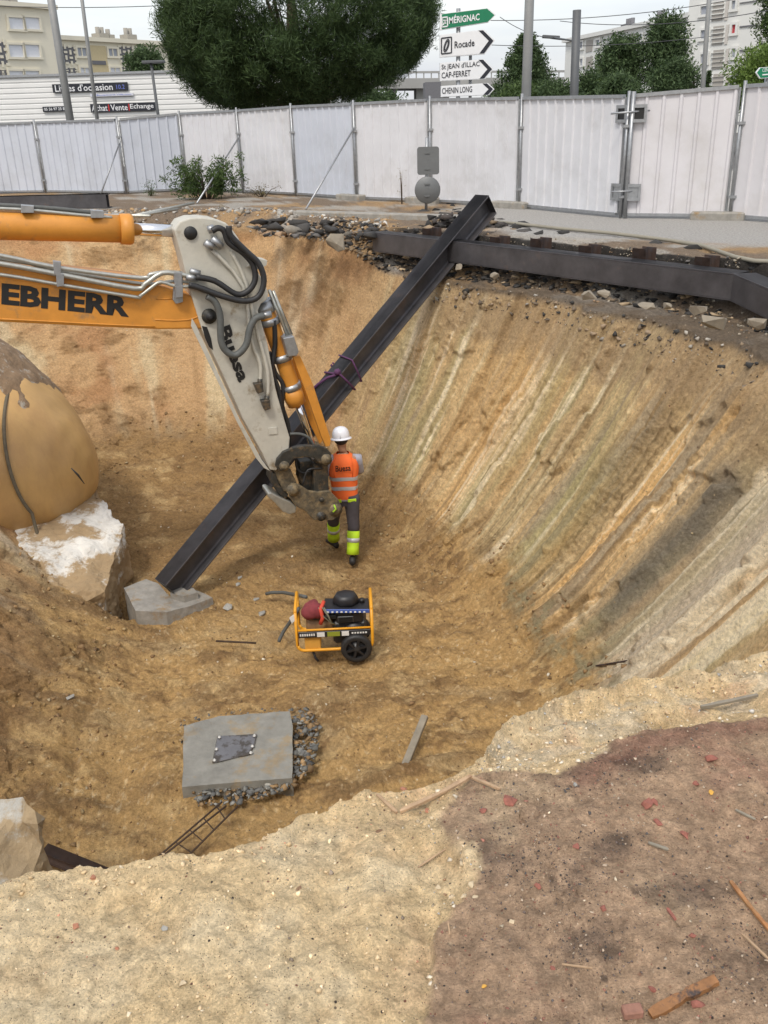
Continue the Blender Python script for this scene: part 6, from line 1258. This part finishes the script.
def skinmesh(name, nodes, edges, mt, sub=2, root=0):
    me = bpy.data.meshes.new(name); M = np.array(WM[P0.name].inverted())
    me.from_pydata([tuple(M[:3, :3] @ n_[0] + M[:3, 3]) for n_ in nodes], edges, []); o = bpy.data.objects.new(name, me); C.objects.link(o); o.parent = P0; WM[o.name] = WM[P0.name]
    md = o.modifiers.new('skin', 'SKIN'); md.use_smooth_shade = True
    for i, n_ in enumerate(nodes):
        sv = me.skin_vertices[0].data[i]; r_ = n_[1]; sv.radius = r_ if isinstance(r_, tuple) else (r_, r_); sv.use_root = (i == root)
    s_ = o.modifiers.new('subd', 'SUBSURF'); s_.levels = sub; s_.render_levels = sub; me.materials.append(mt); return o
hipL, hipR = V(-.09, .03, .93), V(.09, -.02, .93); kneeL = V(LF[0] * .75 - .03, LF[1] * .45 + .0, .50); kneeR = V(RF[0] * .7 + .05, RF[1] * .45, .50)
ankL, ankR = V(LF[0], LF[1] + .0, .10), V(RF[0], RF[1] - .02, .10)
shL, shR = V(-.185, .0, 1.45), V(.185, .03, 1.45); elL = V(-.30, .02, 1.17); wrL = V(-.29, .20, .98); elR = V(.22, .16, 1.2); wrR = V(.16, .36, 1.12)
w = lambda v: Wp(*v)
nodes = [(Wp(0, 0, .97), (.13, .10)), (Wp(0, 0, 1.12), (.125, .09)), (Wp(0, .0, 1.28), (.15, .10)), (Wp(0, .02, 1.42), (.14, .09)), (Wp(-.0, .03, 1.53), .055), (Wp(-.01, .05, 1.60), .058),
         (Wp(-.015, .055, 1.68), (.082, .095)), (Wp(-.015, .055, 1.76), (.075, .09)),
         (w(shL), .062), (w(elL), .045), (w(wrL), .031), (w(shR), .062), (w(elR), .045), (w(wrR), .031),
         (w(hipL), .095), (w(kneeL), .062), (w(ankL), .042), (w(hipR), .095), (w(kneeR), .062), (w(ankR), .042)]
edges = [(0, 1), (1, 2), (2, 3), (3, 4), (4, 5), (5, 6), (6, 7), (3, 8), (8, 9), (9, 10), (3, 11), (11, 12), (12, 13), (0, 14), (14, 15), (15, 16), (0, 17), (17, 18), (18, 19)]
# hands: palm plus five fingers each
for wi, wv, dr in ((10, wrL, nrm(V(.25, .85, -.35))), (13, wrR, nrm(V(-.35, .9, -.05)))):
    sd_ = nrm(np.cross(dr, V(0, 0, 1))); up_ = np.cross(sd_, dr); nodes.append((w(wv + dr * .06), (.036, .02))); pi_ = len(nodes) - 1; edges.append((wi, pi_))
    for k_ in range(4):
        b_ = wv + dr * .10 + sd_ * (.028 - .019 * k_); ln = (.038, .045, .042, .032)[k_]; nodes += [(w(b_), .0095), (w(b_ + dr * ln - up_ * .012), .0085), (w(b_ + dr * ln * 1.3 - up_ * .035), .0075)]; n_ = len(nodes); edges += [(pi_, n_ - 3), (n_ - 3, n_ - 2), (n_ - 2, n_ - 1)]
    sg = 1 if wi == 10 else -1; b_ = wv + dr * .045 + sd_ * .04 * sg; nodes += [(w(b_ - up_ * .005), .011), (w(b_ + dr * .035 + sd_ * .012 * sg - up_ * .015), .0095)]; n_ = len(nodes); edges += [(pi_, n_ - 2), (n_ - 2, n_ - 1)]
skinmesh('body', nodes, edges, skin, 2)
# face (turned away, slightly left), ears, hair
m_ = MB(); hc = Wp(-.015, .055, 1.72)
m_.tube([hc + V(-.01, .09, .0), hc + V(-.012, .118, -.03), hc + V(-.01, .10, -.045)], [.012, .016, .012], 8); m_.build('nose', skin, P0)
for s_ in (-1, 1):
    m_ = MB(); m_.lathe(hc + V(.078 * s_, .0, -.01), (s_, 0, 0), [(.012, -.01), (.026, .0), (.03, .01), (.018, .016)], 12, sx=.7); m_.build('ear', skin, P0)
    m_ = MB(); m_.lathe(hc + V(.032 * s_ - .01, .088, .01), (0, 1, 0), [(.004, 0), (.013, .003), (.010, .009), (.002, .012)], 10); m_.build('eye', whit, P0)
m_ = MB(); m_.tube([hc + V(-.035, .092, -.065), hc + V(-.01, .1, -.067), hc + V(.015, .092, -.065)], .006, 6); m_.build('mouth', mat('lips', (.3, .1, .08), .6), P0)
m_ = MB(); m_.lathe(Wp(-.015, .035, 1.655), (0, 0, 1), [(.055, 0), (.082, .025), (.092, .06), (.094, .09)], 22, ref=(0, 1, 0)); m_.build('hair', hairm, P0)
hb = Wp(-.015, .06, 1.735); m_ = MB(); m_.lathe(hb, nrm(V(-.05, .12, 1)), [(.112, -.012), (.116, 0), (.118, .03), (.113, .07), (.096, .11), (.066, .138), (.03, .15), (.004, .152)], 36, ref=(0, 1, 0)); he = m_.build('helmet', helm, P0)
m_ = MB(); m_.lathe(hb, nrm(V(-.05, .12, 1)), [(.112, -.008), (.142, -.018), (.146, -.014), (.142, -.008), (.114, .006)], 36, ref=(0, 1, 0)); m_.build('brim', helm, he)
m_ = MB(); m_.tube([hb + V(0, -.115, .02), hb + V(0, -.09, .10), hb + V(0, -.02, .15), hb + V(0, .07, .13), hb + V(0, .115, .05)], .01, 8); m_.build('ridge', helm, he)
# clothing: torso lofts
def loft(secs, n=36):
    vs_, fs_ = [], []
    for (c, rx, ry) in secs:
        for k_ in range(n):
            a = 2 * math.pi * k_ / n; ca_, sa = math.cos(a), math.sin(a); e = .8; x = math.copysign(abs(ca_) ** e, ca_) * rx; y = math.copysign(abs(sa) ** e, sa) * ry
            wr_ = 1 + .018 * math.sin(a * 5 + c[2] * 30) + .012 * math.sin(a * 9 - c[2] * 22); vs_.append(V(*c) + V(x * wr_, y * wr_, .006 * math.sin(a * 3)))
    for j in range(len(secs) - 1):
        for k_ in range(n): k2 = (k_ + 1) % n; fs_.append((j * n + k_, j * n + k2, (j + 1) * n + k2, (j + 1) * n + k_))
    m_ = MB(); m_.raw(vs_, fs_, True); return m_
def tor(z, d=0.0):
    zs = [.86, .93, 1.0, 1.1, 1.2, 1.3, 1.4, 1.46, 1.50, 1.53]; rx = [.185, .182, .178, .180, .190, .205, .208, .185, .13, .085]; ry = [.13, .128, .122, .122, .13, .138, .13, .11, .09, .075]
    return (Wp(0.0, .01 + .01 * (z > 1.3), z), float(np.interp(z, zs, rx)) + d, float(np.interp(z, zs, ry)) + d)
vest = loft([tor(z) for z in (.90, .93, .97, 1.02, 1.08, 1.14, 1.2, 1.26, 1.32, 1.38, 1.42, 1.46, 1.49, 1.515, 1.535)]).build('vest', vestm, P0)
for z_ in (1.06, 1.20):
    tlt = .0; loft([tor(z_ - .026, .004), tor(z_, .0065), tor(z_ + .026, .004)]).build('reflective_band', refl, vest)
for s_ in (-1, 1): m_ = MB(); m_.tube([Wp(s_ * .12, -.112, 1.23), Wp(s_ * .125, -.128, 1.34), Wp(s_ * .12, -.105, 1.44), Wp(s_ * .11, -.05, 1.505)], .004, 4); m_.build('seam', vestm, vest)
m_ = MB(); text_on(m_, 'Buesa', Wp(-.10, -.142, 1.325), V(1, 0, .04), V(0, 0, 1), .205, .088, V(0, -1, 0), .006, .02); m_.build('lettering', black, vest)
loft([tor(.875, -.004), tor(.90, -.002), tor(.93, -.004)]).build('shirt_hem', shirtm, P0)
# sleeves
def limb(name, pts, rs, mt, parent=P0, n=16):
    P_ = [w(p_) for p_ in pts]; m_ = MB(); m_.tube(P_, rs, n, True); return m_.build(name, mt, parent)
mid = lambda a, b, f: a + (b - a) * f
limb('sleeve', [shL + V(.05, 0, .0), shL + V(-.01, 0, .0), mid(shL, elL, .4), mid(shL, elL, .8), mid(shL, elL, .98)], [.068, .082, .078, .074, .07], shirtm); limb('sleeve', [shR + V(-.05, 0, .0), shR + V(.01, 0, .0), mid(shR, elR, .4), mid(shR, elR, .8), mid(shR, elR, .95)], [.06, .068, .064, .06, .056], shirtm)
# trousers
loft([tor(.80, .0), tor(.86, -.004), tor(.90, -.004), tor(.93, -.006), tor(.97, -.008)]).build('trouser_waist', trm, P0)
for s_, hp, kn, an in ((-1, hipL, kneeL, ankL), (1, hipR, kneeR, ankR)):
    limb('trouser_leg', [hp + V(0, 0, .02), hp + V(.005 * s_, 0, -.06), mid(hp, kn, .4), mid(hp, kn, .8), kn, mid(kn, an, .2)], [.10, .112, .098, .085, .082, .082], trm)
    cf = limb('hi_vis_cuff', [mid(kn, an, .15), mid(kn, an, .4), mid(kn, an, .7), mid(kn, an, .92)], [.086, .088, .084, .088], limem); limb('reflective_band', [mid(kn, an, .38), mid(kn, an, .52)], [.091, .090], refl, cf)
    q = tor(.93, .004); m_ = MB(); c = Wp(.10 * s_, -.122, .895); m_.obox(c, V(.058, .012 * s_, 0), V(0, .008, 0), V(0, 0, .022), bev=.006); m_.build('pocket_flap', limem, P0)
    fdir = nrm(V(-.5, .8, 0)) if s_ < 0 else nrm(V(.1, 1, 0)); sd_ = V(fdir[1], -fdir[0], 0); vs_, fs_ = [], []; secs = [(-.09, .030, .06, .0), (-.08, .042, .085, .0), (-.02, .05, .13, 0), (.05, .052, .10, 0), (.12, .052, .075, 0), (.17, .045, .058, 0), (.195, .02, .035, 0)]
    for (l, hw, hh, _z) in secs:
        for k_ in range(12): a = 2 * math.pi * k_ / 12; vs_.append(w(V(an[0], an[1], 0) + fdir * l + sd_ * hw * math.cos(a)) + V(0, 0, hh * .5 + hh * .5 * math.sin(a)))
    for j in range(len(secs) - 1):
        for k_ in range(12): k2 = (k_ + 1) % 12; fs_.append((j * 12 + k_, j * 12 + k2, (j + 1) * 12 + k2, (j + 1) * 12 + k_))
    fs_ += [tuple(range(12)), tuple(range(len(vs_) - 12, len(vs_)))]; m_ = MB(); m_.raw(vs_, fs_, True); m_.build('boot', bootm, P0)
